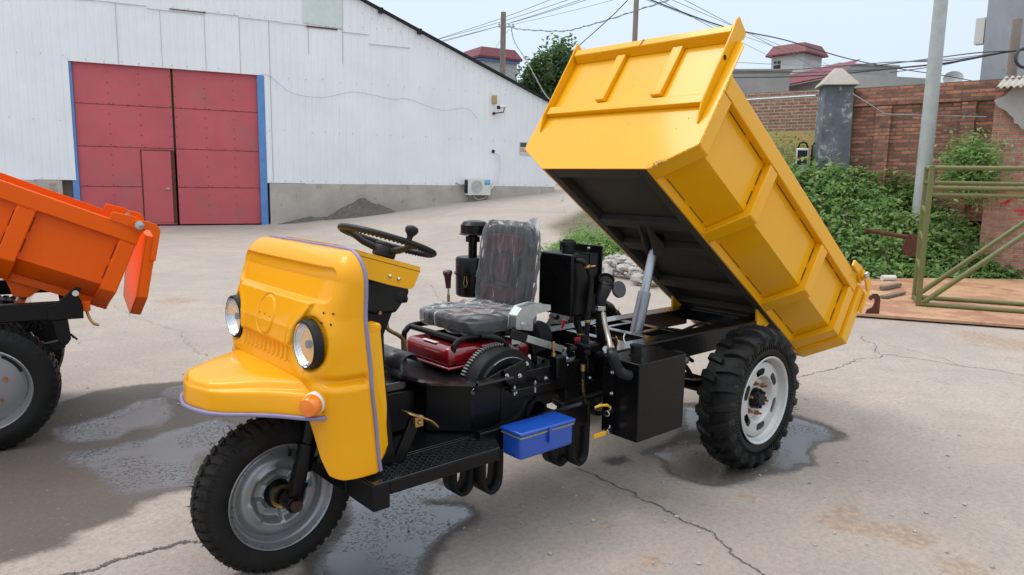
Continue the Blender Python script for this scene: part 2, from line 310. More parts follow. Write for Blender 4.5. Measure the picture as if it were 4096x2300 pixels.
def text(s,size,mt,P,right,up,parent=None,name='lettering',align='LEFT',depth=.0006,extra=0,**kw):
    cu=bpy.data.curves.new(name,'FONT'); cu.body=s; cu.size=size; cu.align_x=align; cu.extrude=depth; cu.offset=extra
    o=bpy.data.objects.new(name,cu); COL.objects.link(o); bpy.context.view_layer.update()
    me=bpy.data.meshes.new_from_object(o.evaluated_get(bpy.context.evaluated_depsgraph_get())); COL.objects.unlink(o); bpy.data.objects.remove(o)
    r=np.array(right,float); r/=np.linalg.norm(r); u=np.array(up,float); u-=(u@r)*r; u/=np.linalg.norm(u); n=np.cross(r,u); P=np.array(P,float)
    V=np.array([v.co[:] for v in me.vertices]); V=P+np.outer(V[:,0],r)+np.outer(V[:,1],u)+np.outer(V[:,2],n)
    mb=MB(); mb.add(V,[tuple(p.vertices) for p in me.polygons]); return mb.build(name,mt,parent,**kw)
def sm(a,b,x): t=np.clip((x-a)/(b-a),0,1); return t*t*(3-2*t)
def bez(P,n=24):
    """smooth curve through points"""
    P=np.asarray(P,float); Q=np.vstack([2*P[0]-P[1],P,2*P[-1]-P[-2]]); out=[]
    m=max(2,n//(len(P)-1))
    for i in range(1,len(Q)-2):
        for t in np.linspace(0,1,m,endpoint=False):
            a,b,c,d=Q[i-1:i+3]; out.append(.5*((2*b)+(-a+c)*t+(2*a-5*b+4*c-d)*t*t+(-a+3*b-3*c+d)*t**3))
    out.append(P[-1]); return np.array(out)
def vnoise(x,y,sc,seed=0):
    x=np.asarray(x)*sc+seed*17.3; y=np.asarray(y)*sc-seed*9.1; xi=np.floor(x); yi=np.floor(y); fx=x-xi; fy=y-yi; fx=fx*fx*(3-2*fx); fy=fy*fy*(3-2*fy)
    h=lambda a,b: np.modf(np.abs(np.sin(a*127.1+b*311.7+seed)*43758.5453))[0]
    return (h(xi,yi)*(1-fx)+h(xi+1,yi)*fx)*(1-fy)+(h(xi,yi+1)*(1-fx)+h(xi+1,yi+1)*fx)*fy
def fbm(x,y,sc,seed=0,o=4): return sum(vnoise(x,y,sc*2**k,seed+k)*.5**k for k in range(o))/sum(.5**k for k in range(o))
def sdpoly(x,y,P):
    """signed distance to polygon (negative inside)"""
    P=np.asarray(P,float)[:,:2]; d=np.full(x.shape,1e9); ins=np.zeros(x.shape,bool); n=len(P)
    for i in range(n):
        a=P[i]; b=P[(i+1)%n]; e=b-a; wx=x-a[0]; wy=y-a[1]; t=np.clip((wx*e[0]+wy*e[1])/(e@e+1e-12),0,1); d=np.minimum(d,np.hypot(wx-t*e[0],wy-t*e[1]))
        c=((a[1]>y)!=(b[1]>y))&(x<(b[0]-a[0])*(y-a[1])/((b[1]-a[1])+1e-12)+a[0]); ins^=c
    return np.where(ins,-d,d)
# ================================================================ THE SETTING
WB=np.array([-.856,-19.703,0]); WD=np.array([-.96187699,.27348248,0]); WN=np.array([.27348248,.96187699,0])     # warehouse wall: base, along, out
def wpt(s,t,z): return WB+WD*s+WN*t+np.array([0,0,z])
BANK=[(-30,8),(-13,.9),(-10.9,-.6),(-8.6,-2.15),(-7.3,-4.6),(-7.0,-7.3),(-8.2,-9.6),(-12,-11),(-16,-14.5),(-60,-14.5),(-60,8)]
def gz(x,y):
    x=np.asarray(x,float); y=np.asarray(y,float); s=(x-WB[0])*WD[0]+(y-WB[1])*WD[1]; t=(x-WB[0])*WN[0]+(y-WB[1])*WN[1]
    r=np.interp(s,[4.6,5.5,8.3,10.75,14.4,19,60],[0,.07,.38,.67,1.06,1.25,1.3])*(1-sm(5.5,12.5,t))
    sd=sdpoly(x,y,BANK); b=1.18*sm(0,2.5,-sd)
    return np.maximum(r,b)+.012*(fbm(x,y,.25,3,3)-.5)*sm(5,9,np.hypot(x-3,y-2.5))
def gpx(px,py):   # photo pixel -> point on the flat yard
    return at(px,py,'z',0)
def z8(x,y): return (x/1.6064,1400+y/1.6064)
def z7(x,y): return (2600+x/1.808,1200+y/1.808)
def nz(L,f=None): return [gpx(*(f(*q) if f else q)) for q in L]
DAMP=[nz([(-60,560),(380,340),(600,265),(860,225),(1240,195),(1500,250),(1700,420),(1600,900),(1250,900),(1080,925),(900,985),(850,1060),(650,1130),(500,1180),(430,1260),(200,1330),(-60,1390)],z8),
 nz([(1330,2010),(1478,1960),(1590,1915),(1700,1905),(1800,1925),(1870,1945),(1990,1850),(2010,1875),(1960,1910),(1880,1960),(1850,1985),(1760,2000),(1850,2005),(1910,2035),(1945,2060),(1900,2100),(1800,2150),(1740,2240),(1700,2380),(1150,2380),(1250,2200)]),
 nz([(-60,1090),(60,1050),(150,1000),(220,930),(230,740),(400,740),(1060,830),(1200,870),(1320,910),(1430,965),(1440,990),(1380,1030),(1290,1030),(1200,1060),(1170,1120),(1215,1200),(1090,1205),(1000,1262),(880,1270),(760,1290),(640,1335),(590,1358),(450,1350),(300,1320),(200,1290),(80,1240),(90,1180),(60,1130),(-60,1110)],z7),
 nz([(2420,1830),(2500,1820),(2530,1850),(2450,1862),(2400,1850)]), nz([(40,2180),(200,2150),(330,2110),(300,2080),(100,2100),(0,2140)])]
WATER=[nz([(340,510),(620,440),(740,400),(850,350),(930,320),(1050,300),(1110,380),(1110,430),(1020,490),(850,510),(740,570),(560,590),(420,590)],z8),
 nz([(430,650),(640,640),(800,600),(1000,560),(1050,530),(1240,490),(1400,440),(1500,480),(1480,600),(1250,690),(1240,880),(1000,900),(800,930),(640,800),(430,720)],z8),
 nz([(1100,235),(1300,215),(1450,260),(1400,330),(1200,330),(1050,280)],z8),
 nz([(1400,1985),(1478,1972),(1570,1943),(1660,1925),(1710,1928),(1770,1942),(1812,1940),(1850,1957),(1835,1976),(1778,1995),(1700,2000),(1685,2006),(1710,2015),(1816,2015),(1865,2030),(1890,2053),(1865,2075),(1830,2100),(1740,2160),(1690,2230),(1650,2380),(1250,2380),(1300,2200),(1400,2100)]),
 nz([(1935,1872),(1985,1862),(1995,1878),(1940,1897)]),
 nz([(0,1085),(100,1075),(180,1040),(240,1015),(340,1010),(400,1020),(500,1030),(560,1100),(540,1210),(500,1260),(480,1300),(440,1335),(330,1320),(200,1280),(130,1230),(100,1150),(0,1120)],z7),
 nz([(240,770),(350,780),(420,850),(400,930),(250,940)],z7),
 nz([(1050,850),(1150,870),(1230,900),(1290,930),(1325,985),(1290,1010),(1190,1045),(1150,1080),(1160,1130),(1200,1190),(1080,1190),(1030,1220),(960,1240),(880,1190),(900,1100),(950,900)],z7)]
DIRT=[(nz([(2080,1165),(2150,1190),(2160,1280),(1990,1290),(1900,1220)],lambda x,y:(2400+x/1.4458-400,1300+y/1.4458)))]
def build_ground():
    gx=np.unique(np.concatenate([np.arange(-6.4,3.3,.028),-6.4-np.cumsum(np.geomspace(.03,1.2,62)),3.3+np.cumsum(np.geomspace(.03,9,36)),[-1500,-600,-200,-100,200,500,1500]]))
    gy=np.unique(np.concatenate([np.arange(-6.6,1.9,.028),-6.6-np.cumsum(np.geomspace(.03,1.0,66)),1.9+np.cumsum(np.geomspace(.03,9,36)),[-1500,-600,-200,-100,200,500,1500]]))
    X,Y=np.meshgrid(gx,gy,indexing='ij'); Z=gz(X,Y)
    near=(X>-7)&(X<4.5)&(Y>-8)&(Y<3)
    def fld(L):
        out=np.full(X.shape,1.0); xs=X[near]; ys=Y[near]; d=np.full(xs.shape,1.0)
        for P in L: d=np.minimum(d,sdpoly(xs,ys,P))
        out[near]=d; return out
    dm=fld(DAMP); wa=fld(WATER); Z=Z-.006*sm(.02,-.06,wa)
    a,b=X.shape; V=np.stack([X,Y,Z],-1).reshape(-1,3); I=np.arange(a*b).reshape(a,b)
    F=np.stack([I[:-1,:-1],I[1:,:-1],I[1:,1:],I[:-1,1:]],-1).reshape(-1,4)
    me=bpy.data.meshes.new('ground'); me.vertices.add(len(V)); me.vertices.foreach_set('co',V.ravel()); me.loops.add(F.size); me.loops.foreach_set('vertex_index',F.ravel().astype(np.int32)); me.polygons.add(len(F)); me.polygons.foreach_set('loop_start',np.arange(0,F.size,4,dtype=np.int32)); me.update(calc_edges=True)
    me.polygons.foreach_set('use_smooth',[True]*len(F))
    soil=sm(.1,-.5,sdpoly(X,Y,BANK))
    s=(X-WB[0])*WD[0]+(Y-WB[1])*WD[1]; t=(X-WB[0])*WN[0]+(Y-WB[1])*WN[1]
    dirt=np.maximum(np.exp(-((s-7.6)/2.6)**2-((t-.2)/.9)**2),.8*np.exp(-((X+7.0)/1.6)**2-((Y+3.8)/2.2)**2))
    st=np.zeros(X.shape)
    for px,py,r0 in [(3360,2090,.10),(3395,2110,.06),(3520,2125,.09),(3640,2145,.11),(3600,2120,.06),(3400,2050,.08),(2600,2245,.05),(2425,2105,.045),(2350,1990,.05),(3850,2275,.09),(2985,1990,.05),(2620,1985,.05),(700,1205,.25),(560,1100,.3),(3990,1370,.35),(3900,1340,.2),(2700,1250,.3),(240,1900,.12),(330,1930,.07)]:
        q=gpx(px,py); st=np.maximum(st,np.exp(-(((X-q[0])**2+(Y-q[1])**2)/(r0*r0*1.6))))
    for k,arr in (('stain',st),('damp',dm),('water',wa),('soil',soil),('dirt',dirt)):
        A=me.attributes.new(k,'FLOAT','POINT'); A.data.foreach_set('value',arr.ravel().astype(np.float32))
    m=bpy.data.materials.new('yard_concrete'); m.use_nodes=True; n=m.node_tree; bs=n.nodes['Principled BSDF']; L=n.links.new
    g=n.nodes.new('ShaderNodeNewGeometry')
    def noise(sc,det=6,ro=.6,dist=0,vec=None):
        k=n.nodes.new('ShaderNodeTexNoise'); k.inputs['Scale'].default_value=sc; k.inputs['Detail'].default_value=det; k.inputs['Roughness'].default_value=ro; k.inputs['Distortion'].default_value=dist; L(vec or g.outputs['Position'],k.inputs['Vector']); return k.outputs[0]
    def rng_(x,a,b,c=0,d=1):
        k=n.nodes.new('ShaderNodeMapRange'); k.interpolation_type='SMOOTHSTEP'; k.inputs[1].default_value=a; k.inputs[2].default_value=b; k.inputs[3].default_value=c; k.inputs[4].default_value=d; L(x,k.inputs[0]); return k.outputs[0]
    def mixc(f,a,b):
        k=n.nodes.new('ShaderNodeMixRGB')
        for i,x in ((0,f),(1,a),(2,b)):
            if isinstance(x,tuple): k.inputs[i].default_value=(*x,1)
            elif isinstance(x,(int,float)): k.inputs[i].default_value=x if i==0 else (x,x,x,1)
            else: L(x,k.inputs[i])
        return k.outputs[0]
    def mth(op,a,b=None,c=None):
        k=n.nodes.new('ShaderNodeMath'); k.operation=op
        for i,x in enumerate((a,b,c)):
            if x is None: continue
            if isinstance(x,(int,float)): k.inputs[i].default_value=x
            else: L(x,k.inputs[i])
        return k.outputs[0]
    def attr(nm):
        k=n.nodes.new('ShaderNodeAttribute'); k.attribute_name=nm; return k.outputs['Fac']
    big=noise(.35,5,.6,.6); med=noise(2.2,8,.7,.5); fine=noise(38,6,.75); grit=noise(150,3,.6); lo=noise(.9,6,.65,1.0)
    c=mixc(rng_(big,.35,.65),(.355,.30,.258),(.425,.365,.31)); c=mixc(rng_(med,.35,.72,0,.75),c,(.32,.28,.25)); c=mixc(rng_(lo,.50,.66,0,.45),c,(.44,.375,.325))
    c=mixc(mth('MULTIPLY',rng_(noise(5.5,9,.78,.8),.60,.70,0,.3),rng_(noise(.8,2,.5),.5,.62)),c,(.40,.29,.21))      # rusty soil stains
    c=mixc(mth('MULTIPLY',rng_(mth('ADD',attr('stain'),mth('MULTIPLY_ADD',noise(14,6,.75,.6),1.6,-.8)),.42,.75),.8),c,mixc(rng_(noise(24,5,.7),.4,.6),(.44,.31,.22),(.27,.20,.155)))
    c=mixc(rng_(noise(1.3,7,.72,1.2),.52,.70,0,.5),c,(.47,.41,.355)); c=mixc(rng_(noise(3.4,8,.78,.4),.55,.72,0,.45),c,(.225,.19,.165))
    c=mixc(rng_(fine,.38,.70,0,.5),c,(.19,.165,.148)); c=mixc(rng_(grit,.56,.72,0,.6),c,(.50,.455,.41)); c=mixc(rng_(noise(80,5,.75),.61,.68,0,.75),c,(.10,.088,.078))
    c=mixc(rng_(attr('dirt'),.25,.75,0,.8),c,mixc(rng_(fine,.3,.7),(.20,.15,.115),(.29,.235,.19)))
    c=mixc(attr('soil'),c,mixc(rng_(med,.35,.65),(.10,.075,.05),(.17,.14,.10)))
    wob=mth('MULTIPLY_ADD',noise(9,5,.65),.10,-.05); wob2=mth('MULTIPLY_ADD',noise(34,4,.7),.045,-.0225); w2=mth('ADD',wob,wob2)
    dampf=rng_(mth('ADD',attr('damp'),w2),.03,-.035); waterf=rng_(mth('ADD',attr('water'),w2),.035,-.02)
    sxy=n.nodes.new('ShaderNodeSeparateXYZ'); L(g.outputs['Position'],sxy.inputs[0]); grains=mth('MULTIPLY',rng_(noise(62,5,.8),.56,.615,0,1),rng_(sxy.outputs[1],-.9,-1.5,.45,1)); waterf2=mth('MULTIPLY',waterf,mth('SUBTRACT',1,mth('MULTIPLY',grains,rng_(noise(2.1,3,.6),.46,.60,.0,.95))))
    c2=mixc(dampf,c,mixc(mth('MULTIPLY',rng_(noise(48,5,.75),.60,.66),.55),mixc(.86,c,(.078,.063,.054)),(.34,.31,.28))); c3=mixc(mth('MULTIPLY',waterf,.75),c2,(.098,.103,.111)); L(c3,bs.inputs['Base Color'])  # blue-grey water base puts part of the pale sky reflection into the colour
    ro=mth('MULTIPLY_ADD',dampf,-.20,.86); ro=mixc(waterf2,ro,.26); L(ro,bs.inputs['Roughness'])
    L(mth('ADD',mth('MULTIPLY_ADD',waterf2,.75,.45),mth('MULTIPLY',dampf,-.22)),bs.inputs['Specular IOR Level'])
    h=mth('ADD',mth('MULTIPLY',fine,.010),mth('MULTIPLY',med,.014)); h=mth('ADD',h,mth('MULTIPLY',grit,.0022)); h=mth('MULTIPLY',h,mth('SUBTRACT',1,mth('MULTIPLY',waterf2,.997)))
    bp=n.nodes.new('ShaderNodeBump'); bp.inputs['Distance'].default_value=1; bp.inputs['Strength'].default_value=.8; L(h,bp.inputs['Height']); L(bp.outputs[0],bs.inputs['Normal'])
    me.materials.append(m); o=bpy.data.objects.new('ground',me); COL.objects.link(o); o['kind']='structure'
build_ground()
def crack(P,w=.008,seed=1,j=.02,up=.003):
    r=np.random.default_rng(seed); P=[np.array(p[:2],float) for p in P]
    for lvl in range(5):
        Q=[P[0]]
        for a,b in zip(P[:-1],P[1:]):
            d=b-a; L=np.linalg.norm(d); nn=np.array([-d[1],d[0]])/(L+1e-9); Q+= [(a+b)/2+nn*r.normal()*min(j,L*.13),b]
        P=Q
    P=np.array(P); n=len(P); t=np.gradient(P,axis=0); t/=np.linalg.norm(t,axis=1)[:,None]+1e-9; nn=np.stack([-t[:,1],t[:,0]],1)
    ww=.72*w*(.15+1.3*r.random(n)**1.5)*np.minimum(1,np.minimum(np.arange(n),np.arange(n)[::-1])/8+.15); A=P+nn*ww[:,None]/2; B=P-nn*ww[:,None]/2
    V=np.vstack([np.c_[A,gz(A[:,0],A[:,1])+up],np.c_[B,gz(B[:,0],B[:,1])+up]])
    mb=MB(); mb.add(V,[(i,i+1,n+i+1,n+i) for i in range(n-1)]); mb.build('ground_crack','crack',kind='structure')
def zB(x,y): return (2400+x/1.4458,1300+y/1.4458)
crack(nz([(-150,820),(0,890),(100,940),(200,970),(260,1020),(370,1065),(440,1100),(500,1145),(620,1190),(700,1250),(750,1320),(820,1370),(900,1410),(970,1460),(1050,1540)],zB),.014,1)
crack(nz([(1150,310),(1250,275),(1380,245),(1500,195),(1640,172),(1780,190),(1950,215),(2100,240),(2250,260),(2452,292),(2700,320)],zB),.012,2)
crack(nz([(1640,172),(1590,140),(1530,95),(1500,60)],zB),.010,3); crack(nz([(1640,110),(1780,140),(1900,175),(2020,210),(2110,250)],zB),.006,4)
crack(nz([(380,1445),(560,1420),(700,1370),(900,1310),(1100,1260),(1300,1235)],z8),.035,5,.015); crack(nz([(1940,330),(2060,355)],zB),.006,6)
crack(nz([(470,1220),(520,1260),(600,1290),(640,1300),(730,1330),(780,1400),(830,1430)],lambda x,y:(x,y)),.006,8)
crack(nz([(1700,1125),(1730,1150),(1745,1185),(1790,1210)]),.008,9); crack(nz([(540,900),(900,905),(1200,925)]),.03,10,.05)
# ---------------------------------------------------------------- warehouse
def warehouse():
    W_=thing('warehouse','long white metal-clad warehouse with sloping roof edge and concrete base','warehouse',wpt(5,0,0))
    zt=lambda s: 6.69-.3985*(s-7.63)
    mb=MB(); s0,s1=-14,14.45; prof=[]; s=s0; k=0
    while s<s1:
        prof+= [(s,0),(s+.140,0),(s+.158,.014),(s+.178,.014)]; s+=.198
    prof.append((s1,0)); 
    for (a,ta),(b,tb) in zip(prof[:-1],prof[1:]):
        m_=(a+b)/2; zb=4.29+.0*m_ if 0.0<m_<4.8 else 1.235
        mb.add([wpt(a,ta,zb),wpt(b,tb,zb),wpt(b,tb,zt(b)),wpt(a,ta,zt(a))],[(0,1,2,3)])
    # side wall that runs away behind
    mb.add([wpt(s1,0,.4),wpt(s1,-26,.4),wpt(s1,-26,zt(s1)),wpt(s1,0,zt(s1))],[(0,1,2,3)])
    mb.build('wall_cladding','cladding',W_,world=True)
    # overlapping sheets above the door and a greenish patch
    mb=MB()
    for a,b,z0,z1,dz in [(5.95,7.1,5.86,7.3,.0)]: mb.add([wpt(a,.021,z0),wpt(b,.021,z0-.05),wpt(b,.021,z1-.3),wpt(a,.021,z1)],[(0,1,2,3)])
    mb.build('green_patch_sheet','green_sheet',W_,world=True,label='pale greenish replacement sheet high in the white cladding')
    mb=MB()
    for a,b,z in [(.2,1.9,5.86),(1.9,3.3,5.80),(3.3,4.2,5.86),(4.2,5.3,5.82),(5.3,7.1,5.80),(7.1,7.9,5.72),(7.9,9.2,5.45)]:
        mb.box((a,.016,z-.012),(b,.030,z),np.block([[np.array([WD,WN,[0,0,1]]).T,WB[:,None]],[np.zeros((1,3)),np.ones((1,1))]]))
    for s_,z0,z1 in [(1.15,4.3,5.85),(2.2,4.3,5.8),(3.3,4.3,5.9),(4.2,4.3,5.8),(5.0,1.3,5.8),(6.1,5,7),(7.1,4.8,6.8)]:
        mb.box((s_,.012,z0),(s_+.012,.019,z1),np.block([[np.array([WD,WN,[0,0,1]]).T,WB[:,None]],[np.zeros((1,3)),np.ones((1,1))]]))
    mb.build('sheet_seams','claddark',W_,world=True)
    FR=np.block([[np.array([WD,WN,[0,0,1]]).T,WB[:,None]],[np.zeros((1,3)),np.ones((1,1))]])
    r=np.random.default_rng(4); mb=MB()
    for z0,a,b,st in [(2.77,-8,-.1,.55),(2.74,4.95,14.3,.397),(1.28,-8,-.1,.4),(1.28,4.95,14.3,.397),(4.35,0,4.8,.4),(4.25,5,13.0,.5),(5.9,2.5,9,.4),(4.42,-1.6,0,.5)]:
        for s_ in np.arange(a,b,st):
            if r.random()<.12: continue
            s2=s_+r.normal()*.02; z=z0+r.normal()*.015; mb.box((s2,.012,z),(s2+.022,.026,z+.022),FR)
    for s_ in np.arange(7.7,14.3,.3): mb.box((s_,.012,zt(s_)-.35),(s_+.02,.026,zt(s_)-.33),FR)
    mb.build('cladding_screws','claddark',W_,world=True,kind='stuff')
    # rust streaks as thin stains under fixings
    mb=MB()
    for s_,z0,z1,w in [(6.05,5.75,5.83,.9)]: mb.box((s_,.031,z0),(s_+w,.034,z0+.04),FR)
    mb.box((2.45,.031,5.83),(3.35,.034,5.86),FR); mb.build('rust_line','rust',W_,world=True)
    # roof edge
    mb=MB(); mb.add([wpt(-14,.12,zt(-14)+.02),wpt(14.6,.12,zt(14.6)+.02),wpt(14.6,-26,zt(14.6)+.02),wpt(-14,-26,zt(-14)+.02),wpt(-14,.12,zt(-14)+.08),wpt(14.6,.12,zt(14.6)+.08),wpt(14.6,-26,zt(14.6)+.08),wpt(-14,-26,zt(-14)+.08)],[(0,1,5,4),(4,5,6,7),(0,3,2,1),(1,2,6,5),(0,4,7,3)])
    for s_ in (8.2,9.42): mb.box((s_,.02,zt(s_)-.1),(s_+.12,.16,zt(s_)+.06),FR)
    mb.build('roof_edge','dark',W_,world=True)
    # plinth
    for a,b in ((-14,-.33),(4.90,14.42)):
        mb=MB(); ss=np.linspace(a,b,24); top=1.225
        G=[[wpt(s_,.012,-.2),wpt(s_,.012,top),wpt(s_,-.25,top)] for s_ in ss]; mb.grid(np.array(G)); mb.add([wpt(a,.012,-.2),wpt(a,.012,top),wpt(a,-.25,top),wpt(a,-.25,-.2)],[(0,1,2,3)]); mb.add([wpt(b,.012,-.2),wpt(b,.012,top),wpt(b,-.25,top),wpt(b,-.25,-.2)],[(0,1,2,3)])
        mb.build('concrete_plinth','concrete',W_,world=True)
    mb=MB()
    for i,z in enumerate(np.arange(.35,1.15,.075)): mb.box((-.62+.03*(i%2),.005,z),(-.48+.02*((i*7)%3),.030,z+.055),FR)
    mb.build('exposed_bricks','brickpier',W_,world=True)
    # door leaves, recessed
    D_=[]
    for a,b in ((.07,2.39),(2.45,4.64)):
        mb=MB(); mb.box((a,-.16,.04),(b,-.10,4.45),FR); lf=mb.build('door_leaf','doorred',W_,world=True); D_.append(lf)
        for z in (1.07,2.13,3.24): MB().box((a,-.1,z),(b,-.094,z+.014),FR).build('panel_seam','doorseam',lf,world=True)
        mb=MB()
        for z in (1.08,2.14,3.25):
            for s_ in np.arange(a+.15,b,.36): mb.box((s_,-.1,z-.008),(s_+.028,-.088,z+.02),FR)
        for s_ in (a+.78,a+1.52):
            for z in np.arange(.3,4.4,.27): mb.box((s_,-.1,z),(s_+.022,-.09,z+.022),FR)
        for z in np.arange(.3,4.4,.27): mb.box((b-.05 if a<1 else a+.03,-.1,z),(b-.03 if a<1 else a+.05,-.09,z+.022),FR)
        mb.build('rivets','doorseam',lf,world=True,kind='stuff')
    mb=MB(); mb.box((1.58,-.097,.10),(2.30,-.085,2.06),FR); wd=mb.build('wicket_door','doorred',W_,world=True,label='small walk-through door set in the left leaf',bevel=.004)
    mb=MB(); mb.box((1.545,-.097,.07),(1.575,-.09,2.09),FR); mb.box((2.303,-.097,.07),(2.385,-.084,2.09),FR); mb.box((1.575,-.097,2.063),(2.303,-.09,2.09),FR); mb.build('wicket_frame','rust',W_,world=True)
    mb=MB(); mb.box((2.14,-.085,1.02),(2.24,-.06,1.06),FR); mb.cyl(wpt(2.19,-.085,1.04),wpt(2.19,-.03,1.04),.022); mb.build('handle','galv',wd,world=True)
    mb=MB(); mb.box((2.392,-.12,2.06),(2.448,-.115,4.3),FR); mb.build('door_gap','dark',W_,world=True)
    for a,b,t in ((-.09,.065,-.02),(4.64,4.84,.015)):
        mb=MB(); mb.box((a,-.2,-.02),(b,t,4.285),FR); mb.build('door_post','bluepost',W_,world=True,bevel=.01)
    mb=MB(); mb.box((-14,-26,-.3),(14.3,-.5,-.25),FR); mb.box((-1,-.5,0),(6,-.45,4.6),FR); mb.build('dark_interior','dark',W_,world=True)
    mb=MB(); mb.box((-.33,-.24,0),(-.09,-.2,1.3),FR); mb.build('timber_plug','wood',W_,world=True)
    # wire hanging along the wall
    mb=MB(); P=bez([wpt(4.6,.03,4.25),wpt(4.95,.03,4.3),wpt(5.6,.04,3.85),wpt(6.5,.04,3.78),wpt(7.45,.03,4.0),wpt(8.6,.04,3.86),wpt(9.1,.03,3.9),wpt(10.2,.04,3.62),wpt(11.1,.03,3.72),wpt(11.5,.03,3.4)],60); mb.tube(P,.0038,5)
    mb.build('wall_cable','wiregrey',world=True,label='thin grey cable sagging along the white warehouse wall right of the red door',cat='cable')
    # air conditioner
    A=thing('air_conditioner','cream outdoor air conditioning unit on brackets low on the warehouse wall','air conditioner',wpt(11.42,.2,.93))
    mb=MB(); mb.box((11.05,.06,.93),(11.86,.34,1.47),FR); mb.build('casing','acwhite',A,world=True,bevel=.012)
    c=(11.36,1.20); mb=MB(); mb.lathe([(.205,.345),(.215,.352),(.222,.345)],wpt(c[0],0,c[1]),WN,40); 
    mb.box((11.16,.341,.975),(11.17,.344,1.43),FR)
    mb.build('fan_ring','acwhite',A,world=True)
    mb=MB(); mb.lathe([(.001,.3435),(.203,.3435)],wpt(c[0],0,c[1]),WN,40); g_=mb.build('fan_grille','acgrey',A,world=True)
    mb=MB()
    for rr in np.arange(.03,.2,.022): mb.lathe([(rr,.345),(rr+.005,.348),(rr+.009,.345)],wpt(c[0],0,c[1]),WN,36)
    mb.build('grille_wires','acwhite',g_,world=True)
    mb=MB(); mb.box((11.052,.061,.99),(11.042,.33,1.42),FR); mb.build('coil_side','dark',A,world=True)
    mb=MB(); mb.box((11.64,.341,1.27),(11.83,.345,1.42),FR); lb=mb.build('blue_label','label_blue',A,world=True)
    text('Midea',.062,'white',wpt(11.66,.346,1.355),WD,(0,0,1),lb,extra=.0008,world=True); text('美的',.036,'white',wpt(11.70,.346,1.295),WD,(0,0,1),lb,world=True)
    mb=MB()
    for s_ in (11.12,11.75): mb.box((s_,.0,.90),(s_+.035,.40,.925),FR); mb.beam(wpt(s_+.017,.36,.9),wpt(s_+.017,.02,.7),.02,.02)
    mb.build('bracket','galv',A,world=True)
    mb=MB(); mb.tube(bez([wpt(12.12,.03,2.36),wpt(12.3,.09,2.2),wpt(12.28,.1,1.7),wpt(12.1,.1,1.3),wpt(11.87,.15,1.05)],30),.022,8); mb.tube(bez([wpt(11.3,.2,.9),wpt(11.5,.15,.78),wpt(11.7,.15,.83)],14),.018,6); mb.build('pipe_lagging','white',A,world=True)
    mb=MB(); mb.cyl(wpt(12.08,.02,2.38),wpt(12.08,.03,2.38),.06); mb.build('wall_hole','dark',W_,world=True)
    mb=MB(); mb.box((10.9,.02,1.22),(11.03,.06,1.27),FR); mb.cyl(wpt(10.75,.03,1.33),wpt(11.0,.05,1.22),.02); mb.build('stub_pipe','galv',W_,world=True)
    # camera and junction box
    K=thing('security_camera','small white and black security camera on a rusty arm high on the warehouse wall','camera',wpt(12.1,.1,3.6))
    mb=MB(); mb.cyl(wpt(12.15,.28,3.80),wpt(12.42,.18,3.86),.055); mb.build('housing','white',K,world=True,smooth=40)
    mb=MB(); mb.cyl(wpt(12.10,.30,3.79),wpt(12.155,.28,3.80),.058); mb.build('lens','dark',K,world=True,smooth=40)
    mb=MB(); mb.tube([wpt(12.08,.02,3.62),wpt(12.1,.15,3.62),wpt(12.35,.2,3.66),wpt(12.38,.2,3.82)],.02,8); mb.cyl(wpt(12.08,.01,3.62),wpt(12.08,.04,3.62),.05); mb.build('arm','rust',K,world=True)
    mb=MB(); mb.box((12.0,.015,3.93),(12.16,.09,4.2),FR); mb.build('junction_box',mat('tan_box',(.42,.30,.12),.6),world=True,bevel=.01,label='small tan junction box above the security camera',cat='junction box')
    # poster with phone number
    Q=thing('poster','small white poster with a red phone number stuck to the warehouse wall','poster',wpt(13.4,.02,2.3))
    mb=MB(); mb.box((13.06,.016,2.30),(13.92,.022,2.72),FR); mb.build('sheet','plaster',Q,world=True)
    mb=MB(); mb.box((13.08,.0225,2.56),(13.32,.024,2.71),FR); mb.box((13.62,.0225,2.56),(13.88,.024,2.71),FR); mb.build('green_picture',mat('dark_green_print',(.03,.10,.08),.5,var=.4,vscale=12),Q,world=True)
    text('152 3809 1160',.165,'redtxt',wpt(13.065,.023,2.40),WD,(0,0,1),Q,extra=.004,world=True).scale=(1,1,1)
    text('铁皮房 彩钢瓦',.05,'redtxt',wpt(13.34,.023,2.64),WD*.6,(0,0,1),Q,world=True)
warehouse()
# dirt pile along the wall
def lump(name,mt,c,rx,ry,h,label,cat,seed=1,rot=0,n=70,kind=None,parent=None,rough=.35):
    u=np.linspace(-1,1,n); U,V_=np.meshgrid(u,u,indexing='ij'); rr=np.hypot(U,V_); b=np.clip(1-rr,0,1)**.9
    X=c[0]+rx*U*math.cos(rot)-ry*V_*math.sin(rot); Y=c[1]+rx*U*math.sin(rot)+ry*V_*math.cos(rot)
    N=fbm(U*3+seed,V_*3,1.5,seed,5); Z=gz(X,Y)-.02+h*b*(1-rough+2*rough*N)-.01*(rr>1)
    mb=MB(); mb.grid(np.stack([X,Y,Z],-1)); return mb.build(name,mt,parent,world=True,smooth=50,label=label,cat=cat,kind=kind)
M['soilpile']=mat('grey_brown_soil',(.11,.092,.08),.95,0,0,.1,.3,9,.015,22,spots=[((.32,.28,.24),.60,14,.7)])
c=wpt(7.45,.45,0); lump('dirt_pile','soilpile',c,1.15,.65,.52,'heap of grey brown dirt against the warehouse plinth','dirt pile',3,math.atan2(WD[1],WD[0]))
c=wpt(6.0,.25,0); lump('dirt_ridge','soilpile',c,1.1,.35,.14,'low strip of dirt and dry grass beside the blue door post','dirt pile',5,math.atan2(WD[1],WD[0]))
